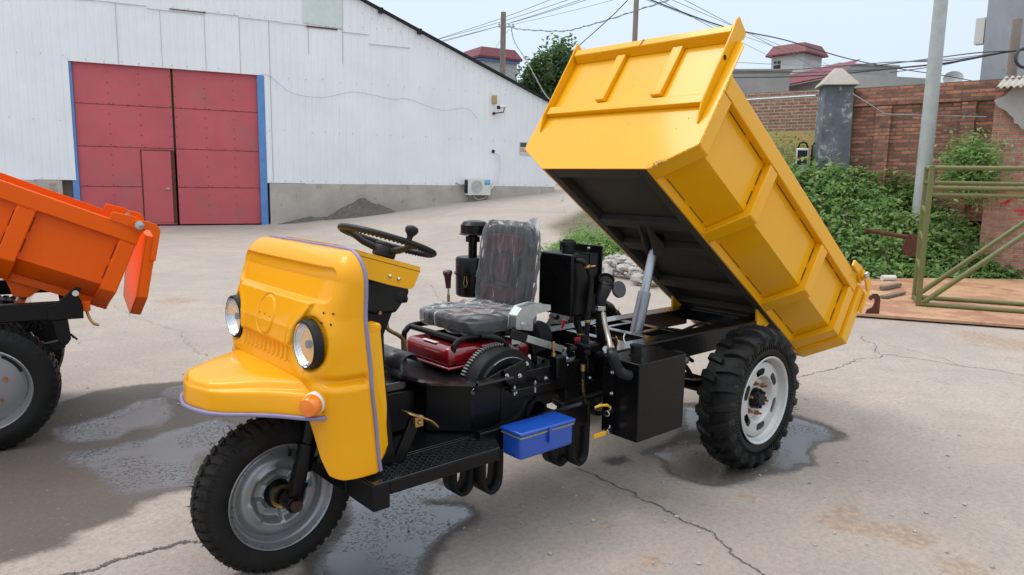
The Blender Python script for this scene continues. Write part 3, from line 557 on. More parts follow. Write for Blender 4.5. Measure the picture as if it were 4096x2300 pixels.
# ---------------------------------------------------------------- vegetation
def leaves(name,P,size,mt,label=None,cat=None,kind=None,parent=None,tilt=.9,seed=1,group=None,asp=.55):
    r=np.random.default_rng(seed); n=len(P); size=np.broadcast_to(size,(n,))*(.6+.8*r.random(n))
    a=r.random(n)*2*math.pi; el=r.normal(0,tilt,n)*.6; d=np.stack([np.cos(a)*np.cos(el),np.sin(a)*np.cos(el),np.sin(el)],1); w=np.cross(d,np.tile([0,0,1.],(n,1))+r.normal(0,.35,(n,3))); w/=np.linalg.norm(w,axis=1)[:,None]+1e-9
    up=np.cross(w,d); s=size[:,None]
    V=np.stack([P,P+d*s*.5+w*s*asp*.5+up*s*.06,P+d*s-up*s*.12,P+d*s*.5-w*s*asp*.5+up*s*.06],1).reshape(-1,3)
    F=np.arange(4*n).reshape(-1,4); c=(V.min(0)+V.max(0))/2; c[2]=V[:,2].min()
    me=bpy.data.meshes.new(name); me.vertices.add(4*n); me.vertices.foreach_set('co',(V-c).ravel()); me.loops.add(4*n); me.loops.foreach_set('vertex_index',F.ravel().astype(np.int32)); me.polygons.add(n); me.polygons.foreach_set('loop_start',np.arange(0,4*n,4,dtype=np.int32)); me.update(calc_edges=True)
    A=me.attributes.new('rnd','FLOAT','POINT'); A.data.foreach_set('value',np.repeat(r.random(n),4).astype(np.float32)); me.materials.append(M[mt])
    o=bpy.data.objects.new(name,me); COL.objects.link(o); WL[o.name]=c
    if parent is not None: o.parent=parent; o.location=c-WL[parent.name]
    else: o.location=c
    return gprop(o,label,cat,group,kind)
def field(n,region,H,seed,clump=.16,edge=None):
    """random leaf points in a weed patch: mounds with shoots"""
    r=np.random.default_rng(seed); P=np.array(region)[:,:2]; lo=P.min(0); hi=P.max(0); out=[]
    nc=n//28
    while len(out)<nc:
        q=lo+(hi-lo)*r.random((4000,2)); sd=sdpoly(q[:,0],q[:,1],P); q=q[sd<0]; out+=list(np.c_[q,-sd[sd<0]])
    Q=np.array(out[:nc]); h=H*sm(0,.55,Q[:,2])*(.35+.9*fbm(Q[:,0],Q[:,1],.9,seed,4)**1.3)+.08; L=[]
    h*=np.where(r.random(nc)<.12,1.35,1)
    for k in range(28):
        t=r.random(nc)**.6; L.append(np.c_[Q[:,0]+r.normal(0,clump,nc)*(1.1-t*.5),Q[:,1]+r.normal(0,clump,nc)*(1.1-t*.5),gz(Q[:,0],Q[:,1])+h*t])
    return np.vstack(L)
BR=[(-8.05,-2.5),(-9.3,-1.7),(-10.9,-.55),(-13,.7),(-16,2.5),(-17.5,-1),(-14.5,-5.6),(-11.8,-8.3),(-9.2,-8.7),(-7.35,-5.0),(-7.6,-3.6)]
leaves('weeds',field(80000,BR,.62,11),.10,'leaf',kind='stuff',seed=3)
leaves('weeds',field(15000,[(-8.75,-2.15),(-9.6,-1.6),(-11.0,-.7),(-12.8,.2),(-12.6,-1.3),(-10.6,-2.7)],.72,22),.095,'leaf_light',kind='stuff',seed=24)
leaves('weeds',field(2600,[(-9.5,-2.6),(-12,-1.5),(-14,-2.5),(-11.5,-6.5),(-9,-6.5)],.75,23),.17,'leaf',kind='stuff',seed=25)
leaves('weeds',field(9000,[(-8.9,-2.3),(-10.3,-1.2),(-11.2,-1.0),(-10.6,-2.6),(-9.4,-3.2)],.75,12),.09,'leaf_light',kind='stuff',seed=4)
r_=np.random.default_rng(5)
def shoots(region,n,h,seed,mt='leaf_dry'):
    r=np.random.default_rng(seed); P=np.array(region)[:,:2]; lo=P.min(0); hi=P.max(0); L=[]
    while len(L)<n:
        q=lo+(hi-lo)*r.random(2)
        if sdpoly(q[:1],q[1:],P)[0]<-.2: L.append(q)
    pts=[]
    for q in L:
        hh=h*(.5+.8*r.random()); ln=r.normal(0,.12,2)
        for t in np.linspace(.35,1,26): pts.append([q[0]+ln[0]*t+r.normal()*.02,q[1]+ln[1]*t+r.normal()*.02,gz(q[0],q[1])+hh*t])
    return np.array(pts)
leaves('dry_weed_stems',shoots(BR,520,.85,6),.045,'leaf_dry',kind='stuff',seed=6,asp=.3)
LW=[(-5.5,-6.0),(-6.1,-7.0),(-6.9,-7.7),(-7.6,-6.6),(-7.0,-5.0),(-6.3,-5.1)]
leaves('weeds',field(14000,LW,.46,14),.07,'leaf_light',kind='stuff',seed=8)
leaves('dry_weed_stems',shoots(LW,45,.9,9,),.045,'leaf_light',kind='stuff',seed=9,asp=.3)
def tree(base,H,rad,n,seed,label,mt='leaf_tree',group=None,ls=.22):
    r=np.random.default_rng(seed); Tn=thing('tree',label,'tree',base,group); base=np.array(base,float)
    mb=MB(); mb.tube([base,base+[.1,0,H*.3],base+[0,.1,H*.6],base+[.1,.1,H*.92]],[rad*.09,rad*.07,rad*.045,rad*.01],8)
    cl=[]
    for k in range(26):
        t=.3+.65*r.random(); a=r.random()*6.28; e=base+[0,0,H*t]; q=e+np.array([math.cos(a),math.sin(a),0])*rad*(.35+.6*r.random())*(1.15-t*.6)+[0,0,H*.12]; mb.tube([e,(e+q)/2+[0,0,.1],q],[rad*.025,rad*.018,rad*.006],5); cl+= [q,(e+q)/2+[0,0,.2]]
    cl+= [base+[0,0,H*t]+r.normal(0,rad*.16,3) for t in np.linspace(.5,1,10)]
    mb.build('trunk','bark',Tn,world=True,smooth=60); P=[]
    for q in cl:
        m_=n//len(cl); rr=rad*(.22+.16*r.random()); v=r.normal(size=(m_,3)); v/=np.linalg.norm(v,axis=1)[:,None]; P.append(q+v*rr*(r.random((m_,1))**.45)*[1,1,1.25])
    leaves('crown',np.vstack(P),ls,mt,parent=Tn,seed=seed)
for i,(px,py,d,H,rad) in enumerate([(2130,400,34,5.6,1.7),(2195,400,36,6.2,1.8),(2262,400,37,6.9,1.8),(2330,400,38,6.4,2.0)]):
    b=at(px,py,'d',d); b[2]=1.0
    top=at(px,[285,262,225,330][i],'d',d)[2]
    tree(b,top-1.0,rad,5200,20+i,['leafy green tree beside the white-walled red-roofed house','dark green tree, second from the white-walled house','tallest dark tree, seen right at the edge of the raised yellow dump body','dark green tree mostly hidden behind the raised dump body'][i],group='trees behind the warehouse')
b=at(3090,720,'d',15.2); leaves('shrub',b+np.array([0,0,.3])+r_.normal(size=(2600,3))*[.42,.42,.35],.06,'leaf',label='loose green shrub beside the silver gate cabinet, in front of the yellow-painted wall',cat='shrub',seed=2)
b=at(3885,655,'d',11.6); leaves('climbing_shrub',b+np.array([0,0,-.1])+r_.normal(size=(3600,3))*[.20,.20,.24],.075,'leaf',label='green creeper growing up the red brick wall beside the brick pier',cat='shrub',seed=12)
# ---------------------------------------------------------------- brick walls, pillar, gate cabinet
def slab(a,b,th,z0,z1,name,mt,parent=None,n0=None,bevel=0,**kw):
    """upright wall between plan points a and b, front face on the a-b line, thickness going away from the camera"""
    a=np.array(a[:2],float); b=np.array(b[:2],float); d=b-a; L=np.linalg.norm(d); d/=L; nn=np.array([-d[1],d[0]]); 
    if (CC[:2]-a)@nn>0: nn=-nn
    z0=np.broadcast_to(z0,2); z1=np.broadcast_to(z1,2)
    V=[[*p,z] for p,zz in ((a,0),(b,1)) for z in (z0[zz],z1[zz])]+[[*(p+nn*th),z] for p,zz in ((a,0),(b,1)) for z in (z0[zz],z1[zz])]
    mb=MB(); mb.add(V,[(0,2,3,1),(4,5,7,6),(0,1,5,4),(2,6,7,3),(1,3,7,5),(0,4,6,2)]); o=mb.build(name,mt,parent,world=True,bevel=bevel,**kw)
    if str(mt).startswith('brick'): walluv(o,[*d,0])
    return o
A=at(3385,362,'d',13.7); B=at(4150,322,'d',11.75); zt=3.27
BW=thing('brick_wall','old red brick boundary wall running right from the dark gate pillar','wall',[*((A+B)/2)[:2],1.3])
slab(A,B,.24,.9,zt-.34,'wall_face','brick',BW)
dd=(B-A)[:2]/np.linalg.norm((B-A)[:2]); nn=np.array([-dd[1],dd[0]]); nn=nn if (CC[:2]-A[:2])@nn>0 else -nn
slab(A[:2]+nn*.05,B[:2]+nn*.05,.34,zt-.34,zt-.13,'corbel','brick',BW); slab(A[:2]+nn*.02,B[:2]+nn*.02,.28,zt-.13,zt,'coping','brick',BW)
for f0,f1 in ((.20,.285),(.66,.73)): slab(A[:2]+(B-A)[:2]*f0+nn*.10,A[:2]+(B-A)[:2]*f1+nn*.10,.10,.9,zt-.36,'buttress','brick',BW)
A2=at(2900,392,'d',16.2); B2=at(3300,372,'d',14.9)
W2=thing('painted_brick_wall','brick boundary wall with a yellow painted lower half behind the silver gate cabinet','wall',[*((A2+B2)/2)[:2],1.3])
slab(A2[:2]-(B2-A2)[:2]*1.2,B2,.24,.9,3.42,'wall_face','brickfar',W2)
mb=MB(); mb.tube([at(2950,402,'d',15.6),at(3262,383,'d',14.6)],.022,8); mb.build('water_pipe','galv',world=True,label='thin silver pipe running along the top of the painted brick wall',cat='pipe')
# gate pillar
pc=at(3318,690,'d',13.9); pa=math.atan2(*( (CC-pc)[[1,0]]))+R(12); Pm=T4(pc[0],pc[1],0)@RZ(pa)
PL=thing('gate_pillar','weathered dark grey rendered gate pillar with a pale pyramid cap','pillar',[pc[0],pc[1],1.3])
mb=MB(); w0,w1=.30,.255; 
mb.add(app(Pm,[[-w0,-w0,1],[w0,-w0,1],[w0,w0,1],[-w0,w0,1],[-w1,-w1,3.30],[w1,-w1,3.30],[w1,w1,3.30],[-w1,w1,3.30]]),[(0,1,5,4),(1,2,6,5),(2,3,7,6),(3,0,4,7),(4,5,6,7)]); mb.build('shaft','darkrender',PL,world=True,bevel=.02)
mb=MB(); w=.335; mb.add(app(Pm,[[-w,-w,3.30],[w,-w,3.30],[w,w,3.30],[-w,w,3.30],[-w*.93,-w*.93,3.35],[w*.93,-w*.93,3.35],[w*.93,w*.93,3.35],[-w*.93,w*.93,3.35],[-.07,-.07,3.63],[.07,-.07,3.63],[.07,.07,3.63],[-.07,.07,3.63]]),[(3,2,1,0),(0,1,5,4),(1,2,6,5),(2,3,7,6),(3,0,4,7),(4,5,9,8),(5,6,10,9),(6,7,11,10),(7,4,8,11),(8,9,10,11)]); mb.build('cap','concrete',PL,world=True,bevel=.015)
# telescopic gate cabinet
gc=at(3208,640,'d',14.1); g0=at(3186,640,'d',14.1); Gm=T4(gc[0],gc[1],0)@RZ(math.atan2(*((CC-gc)[[1,0]])))
GT=thing('gate_cabinet','silver sliding gate cabinet with a red LED display beside the dark pillar','gate',[gc[0],gc[1],1.4])
mb=MB(); mb.box((-.14,-.115,1.0),(.14,.115,2.16),Gm); mb.build('cabinet',mat('aluminium_gate',(.55,.56,.58),.4,.4),GT,world=True,bevel=.02)
mb=MB(); mb.box((.141,-.088,1.84),(.147,.088,2.12),Gm); ds=mb.build('display','dark',GT,world=True)
text('欢迎光临',.046,'ledred',app(Gm,[.149,-.085,1.95])[0],app(Gm,[0,1,0])[0]-app(Gm,[0,0,0])[0],(0,0,1),ds,world=True)
mb=MB(); mb.lathe([(.001,.144),(.028,.146),(.03,.142)],app(Gm,[0,0,1.62])[0],app(Gm,[1,0,0])[0]-app(Gm,[0,0,0])[0],20); mb.build('round_button','dark',GT,world=True)
mb=MB(); mb.tube(app(Gm,[[.1,-.09,2.16],[.1,-.06,2.25],[.1,0,2.28],[.1,.06,2.25],[.1,.09,2.16]]),.02,6)
for k in range(3):
    y=.17+.075*k; mb.box((-.05,y-.018,1.0),(.0,y+.018,2.22),Gm); mb.tube(app(Gm,[[-.02,y,2.2],[-.02,y+.03,2.27],[-.02,y+.06,2.2]]),.018,6)
mb.build('folding_bars','plastic',GT,world=True)
# brick pier / hut corner on the right with broken plaster and a corrugated sheet
p0=at(3948,700,'d',11.9); p1=at(4300,700,'d',11.2); zz1=2.97
HUT=thing('brick_shed','salmon brick shed corner with broken grey plaster at the right edge','shed',[*((p0+p1)/2)[:2],.9])
slab(p0,p1,1.4,.0,zz1,'brick_face','brickpier',HUT); d1=(p1-p0)[:2]; d1/=np.linalg.norm(d1); n1=np.array([-d1[1],d1[0]]); n1=n1 if (CC[:2]-p0[:2])@n1>0 else -n1
PO=[at(x,y,'d',10.75) for x,y in [(3984,403),(4020,388),(4060,352),(4110,335),(4110,500),(4092,512),(4075,492),(4062,488),(4060,470),(4046,458),(4030,440),(4010,430),(3998,425)]]
V=[]; k=len(PO)
def onpl(q,off):
    d=q-CC; t=((p0[:2]+n1*off-CC[:2])@n1)/(d[:2]@n1); return CC+d*t
Vf=[onpl(q,.13) for q in PO]; Vb=[v-np.array([*n1*.125,0]) for v in Vf]
mb=MB(); mb.add(Vf+Vb,[tuple(range(k))]+[(i,(i+1)%k,k+(i+1)%k,k+i) for i in range(k)]); mb.build('broken_plaster','greywall',HUT,world=True,bevel=.02)
mb=MB(); U=np.linspace(0,2.1,140); q0=onpl(at(3985,352,'d',11.8),.35); 
G=[[np.array([q0[0]+d1[0]*u-n1[0]*t*1.2,q0[1]+d1[1]*u-n1[1]*t*1.2,q0[2]+.02*math.sin(u*2*math.pi/.085)+.30*t+.0*u]) for t in np.linspace(0,1,4)] for u in U]
mb.grid(np.array(G)); mb.build('corrugated_roof','fibre',HUT,world=True,solid=.008,smooth=80)
mb=MB(); r5=np.random.default_rng(31)
for (x,y,a,l) in [(4040,800,50,.16),(4055,790,-30,.12),(4005,745,80,.12),(4015,765,20,.1),(4060,735,-50,.1),(4020,870-60,30,.14),(4075,842,10,.12),(4090,850,60,.1),(3990,760,-20,.08)]:
    q=onpl(at(x,y,'d',10.7),.004); s1=np.array([math.cos(R(a))*d1[0],math.cos(R(a))*d1[1],math.sin(R(a))])*l/2; mb.beam(q-s1,q+s1,.004,.035,up=(0,0,1) if abs(a)<60 else (*d1,0))
mb.build('red_graffiti','redtxt',HUT,world=True)
# ---------------------------------------------------------------- far buildings
def faced(px,d,rot=0):
    q=at(px,800,'d',d); a=math.atan2(*((CC-q)[[1,0]]))+rot; return T4(q[0],q[1],0)@RZ(a),q     # local +x looks at the camera, +y is to the right
def zpx(px,py,d): return at(px,py,'d',d)[2]
Hm,q=faced(1950,46,R(28)); zE=zpx(1950,262,46)
H1=thing('red_roofed_house','white brick house with a maroon tiled roof behind the warehouse','house',[q[0],q[1],0])
o=MB().box((-1.25,-1.25,0),(1.25,1.25,zE),Hm).build('wall','brickwhite',H1,world=True); walluv(o,app(Hm,[0,1,0])[0]-app(Hm,[0,0,0])[0])
mb=MB(); a,b=1.5,1.15; mb.add(app(Hm,[[-a,-a,zE],[a,-a,zE],[a,a,zE],[-a,a,zE],[-a,-a,zE+.12],[a,-a,zE+.12],[a,a,zE+.12],[-a,a,zE+.12],[-b,-b,zE+.68],[b,-b,zE+.68],[b,b,zE+.68],[-b,b,zE+.68]]),[(3,2,1,0),(0,1,5,4),(1,2,6,5),(2,3,7,6),(3,0,4,7),(4,5,9,8),(5,6,10,9),(6,7,11,10),(7,4,8,11),(8,9,10,11)]); mb.build('roof','roofred',H1,world=True)
mb=MB(); mb.box((-1.38,-1.38,zE-.14),(1.38,1.38,zE-.01),Hm); mb.build('cornice','bluepost',H1,world=True)
D3=44; Hm,q=faced(3145,D3,R(-30)); zE=zpx(3145,243,D3)
H2=thing('stair_tower_house','white rendered house with maroon roof and stair tower beyond the brick wall','house',[q[0],q[1],0])
mb=MB(); mb.box((-1.02,-1.02,0),(1.02,1.02,zE),Hm); mb.build('tower_wall','plaster',H2,world=True)
mb=MB(); a,b=1.28,.98; mb.add(app(Hm,[[-a,-a,zE],[a,-a,zE],[a,a,zE],[-a,a,zE],[-a,-a,zE+.08],[a,-a,zE+.08],[a,a,zE+.08],[-a,a,zE+.08],[-b,-b,zE+.62],[b,-b,zE+.62],[b,b,zE+.62],[-b,b,zE+.62]]),[(3,2,1,0),(0,1,5,4),(1,2,6,5),(2,3,7,6),(3,0,4,7),(4,5,9,8),(5,6,10,9),(6,7,11,10),(7,4,8,11),(8,9,10,11)]); mb.build('tower_roof','roofred',H2,world=True)
wz=zpx(3085,298,D3); mb=MB(); mb.box((1.025,-.85,wz),(1.04,-.40,wz+.36),Hm); mb.box((1.025,-.85,wz+.40),(1.04,-.40,wz+.58),Hm); mb.build('window','glass',H2,world=True)
mb=MB(); mb.box((1.02,-.88,wz+.36),(1.05,-.36,wz+.40),Hm); mb.box((1.02,-.64,wz+.40),(1.05,-.61,wz+.58),Hm); mb.build('window_frame','plaster',H2,world=True)
zl=zpx(3080,312,D3); e0=at(3062,318,'d',42.5); e1=at(3290,360,'d',37.5); n_=np.array([0,0,1.]); ev=(e1-e0); ev[2]=0; L_=np.linalg.norm(ev); ev/=L_; out=np.array([-ev[1],ev[0],0]); out=out if (CC-e0)@out>0 else -out; ez=(e0[2]+e1[2])/2-.05
def hp(u,v,z): return e0*[1,1,0]+ev*u+out*v+np.array([0,0,z])
mb=MB(); mb.add([hp(0,0,0),hp(L_+2,0,0),hp(L_+2,0,ez),hp(0,0,ez),hp(0,-5,0),hp(L_+2,-5,0),hp(L_+2,-5,ez),hp(0,-5,ez)],[(0,1,2,3),(0,3,7,4),(1,5,6,2),(4,7,6,5)]); mb.build('long_wall','plaster',H2,world=True)
mb=MB(); mb.add([hp(-.3,.5,ez),hp(L_+2,.5,ez),hp(L_+2,-.6,ez+.75),hp(-.3,-.6,ez+.75),hp(-.3,.5,ez-.08),hp(L_+2,.5,ez-.08)],[(0,1,2,3),(4,5,1,0)]); mb.build('long_roof','roofred',H2,world=True)
# grey blocks
Hm,q=faced(2985,40,R(10)); zE=zpx(2985,318,40); mb=MB(); mb.box((-2,-2.6,0),(2,1.4,zE),Hm); mb.box((-2.1,-2.7,zE),(2.1,1.5,zE+.12),Hm); mb.build('flat_roofed_building','greywall',world=True,label='grey flat-roofed building left of the red-roofed stair tower house',cat='building')
Hm,q=faced(3360,50,R(32)); zE=zpx(3360,292,50); mb=MB(); mb.box((-2,-2.1,0),(2,2.0,zE),Hm); mb.box((-2.1,-2.2,zE),(2.1,2.1,zE+.1),Hm); mb.build('flat_roofed_building','greywall',world=True,label='small beige cube building with flat roof right of the red-roofed house',cat='building')
Hm,q=faced(4040,30,R(35)); TW=thing('concrete_tower','tall stained grey rendered building rising at the right edge','building',[q[0],q[1],0])
left=at(3930,200,'d',28.5); v=left-CC; v[2]=0
Lc=at(3932,200,'d',28); Rr=at(4300,200,'d',31); bk1=at(4330,200,'d',37); bk0=at(3990,200,'d',35); MB().prism([tuple(p[:2]) for p in (Lc,Rr,bk1,bk0)],0,16,'z').build('wall','towergrey',TW,world=True)
mb=MB(); b=at(3927,125,'d',28.6); mb.box((-.2,-.18,-.5),(.2,.14,.48),T4(*b)); mb.build('wall_box','acwhite',TW,world=True)
b=at(3812,322,'d',34); mb=MB(); mb.lathe([(.02,0),(.25,.05),(.42,.16)],b,ray(3812,322)*-1+[0,0,.9],24); mb.cyl(b,b-[0,0,1.6],.03); mb.build('satellite_dish','pole',world=True,smooth=60,label='small pale satellite dish beyond the brick wall, right of the big concrete pole',cat='satellite dish')
# ---------------------------------------------------------------- poles and wires
def pole(px,py0,d,r0,r1,ztop,mt,label,zb=0,name='utility_pole'):
    b=at(px,py0,'d',d); Tn=thing(name,label,'pole',[b[0],b[1],zb],'utility poles')
    mb=MB(); mb.tube([[b[0],b[1],zb],[b[0],b[1],ztop]],[r0,r1],20); mb.build('shaft',mt,Tn,world=True,smooth=50); return Tn,b
PA,pa_=pole(2010,300,31,.16,.11,zpx(2007,57,31),'polebrown','slim concrete utility pole in front of the white-walled red-roofed house')
za=zpx(2008,113,31); mb=MB(); mb.beam(pa_*[1,1,0]+[0,0,za]+RT*-.22,pa_*[1,1,0]+[0,0,za]+RT*.5,.05,.05)
for u in (.25,.42,-.18): mb.lathe([(.02,0),(.05,.03),(.03,.08),(.05,.1),(.02,.16)],pa_*[1,1,0]+[0,0,za]+RT*u,(0,0,1),10)
mb.build('crossarm','galv',PA,world=True)
PB,pb_=pole(2529,400,22,.085,.075,7.9,'polebrown','thin brown pole rising out of frame behind the raised yellow dump body',.8)
PC,pc_=pole(3694,700,12.5,.127,.088,8.1,'pole','thick pale concrete pole in front of the brick wall',.4)
PD,pd_=pole(4042,330,17,.115,.10,zpx(4058,86,17),'polebrown','short rusty brown pole above the brick wall at the right edge',1.2)
wid=[0]
def wire(pts,r,label,mt='wire',tw=0):
    P=[at(x,y,'d',d) for x,y,d in pts]; Q=bez(P,40) if len(P)>2 else np.array(P); mb=MB(); mb.tube(Q,r,5)
    if tw:
        t=np.linspace(0,1,len(Q)*4); X_=np.stack([np.interp(t*(len(Q)-1),np.arange(len(Q)),Q[:,i]) for i in range(3)],1); X_[:,2]+=tw*np.sin(t*90); X_[:,:2]+=tw*np.cos(t*90)[:,None]*RT[:2]; mb.tube(X_,r*.6,4)
    mb.build('overhead_cable',mt,world=True,label=label,cat='cable',group='overhead cables')
wire([(2500,-40,17),(2883,103,19),(3140,160,22),(3378,231,24),(3580,272,27),(3790,305,30),(4000,345,33)],.018,'thickest dark cable crossing behind the raised dump body tip down to the brick wall',tw=.0)
B0=[(2300,313,30),(2945,310,26),(3266,302,22),(3560,275,19),(3800,250,17.3),(4060,203,16.7),(4200,200,16.5)]
for k,(dy,e,lb) in enumerate([(0,0,'lowest dark cable of the bundle leading to the short brown pole'),(-14,6,'second lowest cable of the bundle leading to the short brown pole'),(-38,-10,'dark cable of the bundle, just over the red-roofed tower window'),(-60,2,'upper grey cable of the bundle leading to the short brown pole')]):
    P=[(x,y+dy*max(0,(4040-x))/1100+e*math.sin(x/190.+k),d) for x,y,d in B0]; P[-2:]=[B0[-2],B0[-1]]; wire(P,[.022,.012,.012,.010][k],lb,'wire' if k<3 else 'wiregrey')
wire([(3500,262,20),(3700,238,18),(3900,212,17),(4060,203,16.7)],.014,'short upper cable joining the bundle near the big concrete pole'); wire([(3560,290,20),(3760,262,18),(3930,225,17),(4060,205,16.7)],.012,'short lower cable joining the bundle near the big concrete pole')
mb=MB(); cc=at(4100,232,'d',16.6); mb.tube([cc+RT*.22*math.cos(a)+UP*.22*math.sin(a) for a in np.linspace(0,6.28,20,endpoint=False)],.035,6,closed=True); mb.build('cable_coil','wire',world=True,label='coil of black cable hanging at the right edge above the brick wall',cat='cable coil')
for k,(x0,y0,x1,y1) in enumerate([(1700,172,2330,-20),(1720,181,2380,-20),(1735,172,2440,-30),(1740,160,2300,-40)]): wire([(x0,y0,34),((x0+x1)/2,(y0+y1)/2+8,31),(x1,y1,27)],.012,['lowest of the thin cables climbing right from the warehouse roof','second of the thin cables climbing right from the warehouse roof','third of the thin cables climbing right from the warehouse roof','topmost of the thin cables climbing right from the warehouse roof'][k],'wiregrey')
wire([(2045,112,30.8),(2120,120,28),(2250,124,25),(2330,108,24),(2450,73,23),(2620,18,21),(2720,-15,20)],.014,'twisted pale cable from the slim pole to the upper right','wiregrey',.03)
wire([(2045,115,30.8),(2060,170,30),(2110,250,28),(2170,360,26),(2200,400,25)],.016,'pale cable dropping steeply from the slim pole into the trees','wiregrey',.02)
wire([(2160,320,25),(2330,170,23),(2450,62,21),(2530,-20,20)],.014,'dark cable rising steeply past the left tip of the dump body')
wire([(2036,118,30.8),(1990,180,33),(1975,222,36)],.008,'thin stay wire dropping left from the slim pole','wiregrey')
for k,(x0,y0,x1,y1,lb) in enumerate([(2560,-10,3250,240,'thin'),(2620,-30,3320,262,'thin'),(2640,0,3130,250,'thin'),(2720,-10,3560,420,'thin')]): wire([(x0,y0,22),((x0+x1)/2,(y0+y1)/2+4,30),(x1,y1,40)],.010,['uppermost faint wire slanting down behind the dump body to the stair tower','second faint wire slanting down behind the dump body','third faint wire slanting down behind the dump body','longest faint wire slanting past the stair tower to the brick wall'][k],'wiregrey')
wire([(2045,100,30.8),(2300,40,28),(2560,-30,25)],.008,'single thin wire above the twisted cable','wiregrey')
# a thin rope on the brick wall
P=[onp for onp in (at(3420,378,'d',13.4),at(3480,415,'d',13.2),at(3548,459,'d',13.0),at(3690,464,'d',12.7),at(3952,470,'d',12.0))]; mb=MB(); mb.tube(np.array(P)+np.array([*nn*.12,0]),.012,5); mb.build('rope','wiregrey',world=True,label='pale cord pinned across the old red brick wall',cat='rope')
# ---------------------------------------------------------------- plywood, steel frame, scrap
def gp(px,py,z=0): return at(px,py,'z',z)
pl=[gp(3385,1250,.05),gp(3390,1118,.05),gp(3700,1112,.05),gp(4200,1118,.05),gp(4300,1316,.05)]; mb=MB(); k=len(pl); lo=[p-[0,0,.028] for p in pl]
mb.add(pl+lo,[tuple(range(k)),tuple(range(2*k-1,k-1,-1))]+[(i,(i+1)%k,k+(i+1)%k,k+i) for i in range(k)]); mb.build('plywood_sheet','ply',world=True,label='stained orange-brown plywood lying on the ground under the olive frame',cat='plywood')
mb=MB(); 
for px in (3440,3960,4010,4080): q=gp(px,1250+ (px-3400)*.066,.0); mb.box((-.05,-.25,0),(.05,.02,.022),T4(q[0],q[1],0)@RZ(R(20)))
mb.build('timber_battens','wood',world=True,label='thin timber battens propping up the front edge of the plywood',cat='timber')
f0=gp(3672,1222,.055); f1=gp(4220,1262,.055)      # foot of the front face
fd=(f1-f0); fd[2]=0; fd/=np.linalg.norm(fd); fn=np.array([-fd[1],fd[0],0]); fn=fn if (CC-f0)@fn<0 else -fn
def fp(u,v,z): return f0*[1,1,0]+fd*u+fn*v+np.array([0,0,.055+z])
ht=1.66; wd=.62; Lf=2.4
SF=thing('tube_rack','tall welded frame of olive painted steel tubes standing on the plywood','steel frame',fp(Lf/2,wd/2,0))
mb=MB(); mb.beam(fp(0,0,0),fp(0,0,ht),.055,.055,up=fn); mb.build('front_post','olive',SF,world=True,bevel=.006)
mb=MB(); mb.tube([fp(.02,wd,0),fp(.02,wd,ht-.02)],.025,10); mb.build('rear_post','olive',SF,world=True,smooth=50)
for k,z in enumerate((ht-.03,ht-.26,ht-.34)): MB().tube([fp(0,.0,z),fp(Lf,.0,z)],.027,10).build('front_rail','olive',SF,world=True,smooth=50)
for k,z in enumerate((ht-.02,ht-.20)): MB().tube([fp(0,wd,z),fp(Lf,wd,z)],.026,10).build('rear_rail','olive',SF,world=True,smooth=50)
for z in (ht-.03,ht-.2): MB().tube([fp(0.03,0,z),fp(.03,wd,z)],.024,10).build('end_rail','olive',SF,world=True,smooth=50)
MB().tube([fp(1.32,0,ht-.03),fp(1.32,wd,ht)],.024,10).build('end_rail','olive',SF,world=True,smooth=50)
for v in (0,wd): MB().tube([fp(0.02,v,.02),fp(Lf,v,.02)],.028,10).build('bottom_rail','olive',SF,world=True,smooth=50)
MB().tube([fp(0.02,0,.02),fp(.02,wd,.02)],.028,10).build('bottom_rail','olive',SF,world=True,smooth=50); MB().tube([fp(1.45,0,.02),fp(1.45,wd,.02)],.028,10).build('bottom_rail','olive',SF,world=True,smooth=50)
for v in (0,wd): MB().tube([fp(.05,v,.04),fp(1.42,v,ht-.36),],.031,10).build('diagonal_brace','olive',SF,world=True,smooth=50)
for z in (.45,.80,1.12): MB().tube([fp(0,0,z-.05),fp(.02,wd,z+.05)],.02,8).build('end_rung','olive',SF,world=True,smooth=50)
MB().tube([fp(Lf-.35,0,0),fp(Lf-.35,0,ht)],.024,10).build('front_post','olive',SF,world=True,smooth=50)
def bar(px0,py0,px1,py1,z,w,h,name,mt,label,cat):
    a=gp(px0,py0,z); b=gp(px1,py1,z); MB().beam(a,b,w,h).build(name,mt,world=True,bevel=.004,label=label,cat=cat)
bar(3528,1152,3597,1138,.085,.07,.05,'timber_block','wood','short timber block on the plywood left of the olive frame, the upper of two','timber')
bar(3533,1188,3611,1170,.075,.08,.035,'timber_block','wood','darker short timber piece on the plywood, the lower of two','timber')
q=gp(3490,1255,.05); mb=MB(); K=Matrix.Identity(4); P=[(0,0),(.05,0),(.05,.10),(.045,.13),(.025,.15),(-.005,.15),(-.03,.13),(-.035,.11),(-.02,.10),(-.005,.115),(.01,.11),(.012,.08),(.0,.05),(-.04,.03),(-.05,0)]
u=RT*[1,1,0]; u/=np.linalg.norm(u); w_=np.cross([0,0,1.],u); V=[q+u*a*1.5+w_*t+np.array([0,0,b*1.5]) for t in (0,.02) for a,b in P]; k=len(P); mb.add(V,[tuple(range(k)),tuple(range(2*k-1,k-1,-1))]+[(i,(i+1)%k,k+(i+1)%k,k+i) for i in range(k)]); mb.build('steel_hook','rust',world=True,label='flat rusty steel hook standing on the plywood edge below the tailgate',cat='hook')
a=at(3462,920,'d',10.7); b=at(3625,948,'d',10.65); mb=MB(); mb.tube([a,b],.032,10); RP=thing('rusty_pipe','rusty pipe with a square rusty plate half buried in the weeds','pipe',b); mb.build('pipe','rust',RP,world=True,smooth=50)
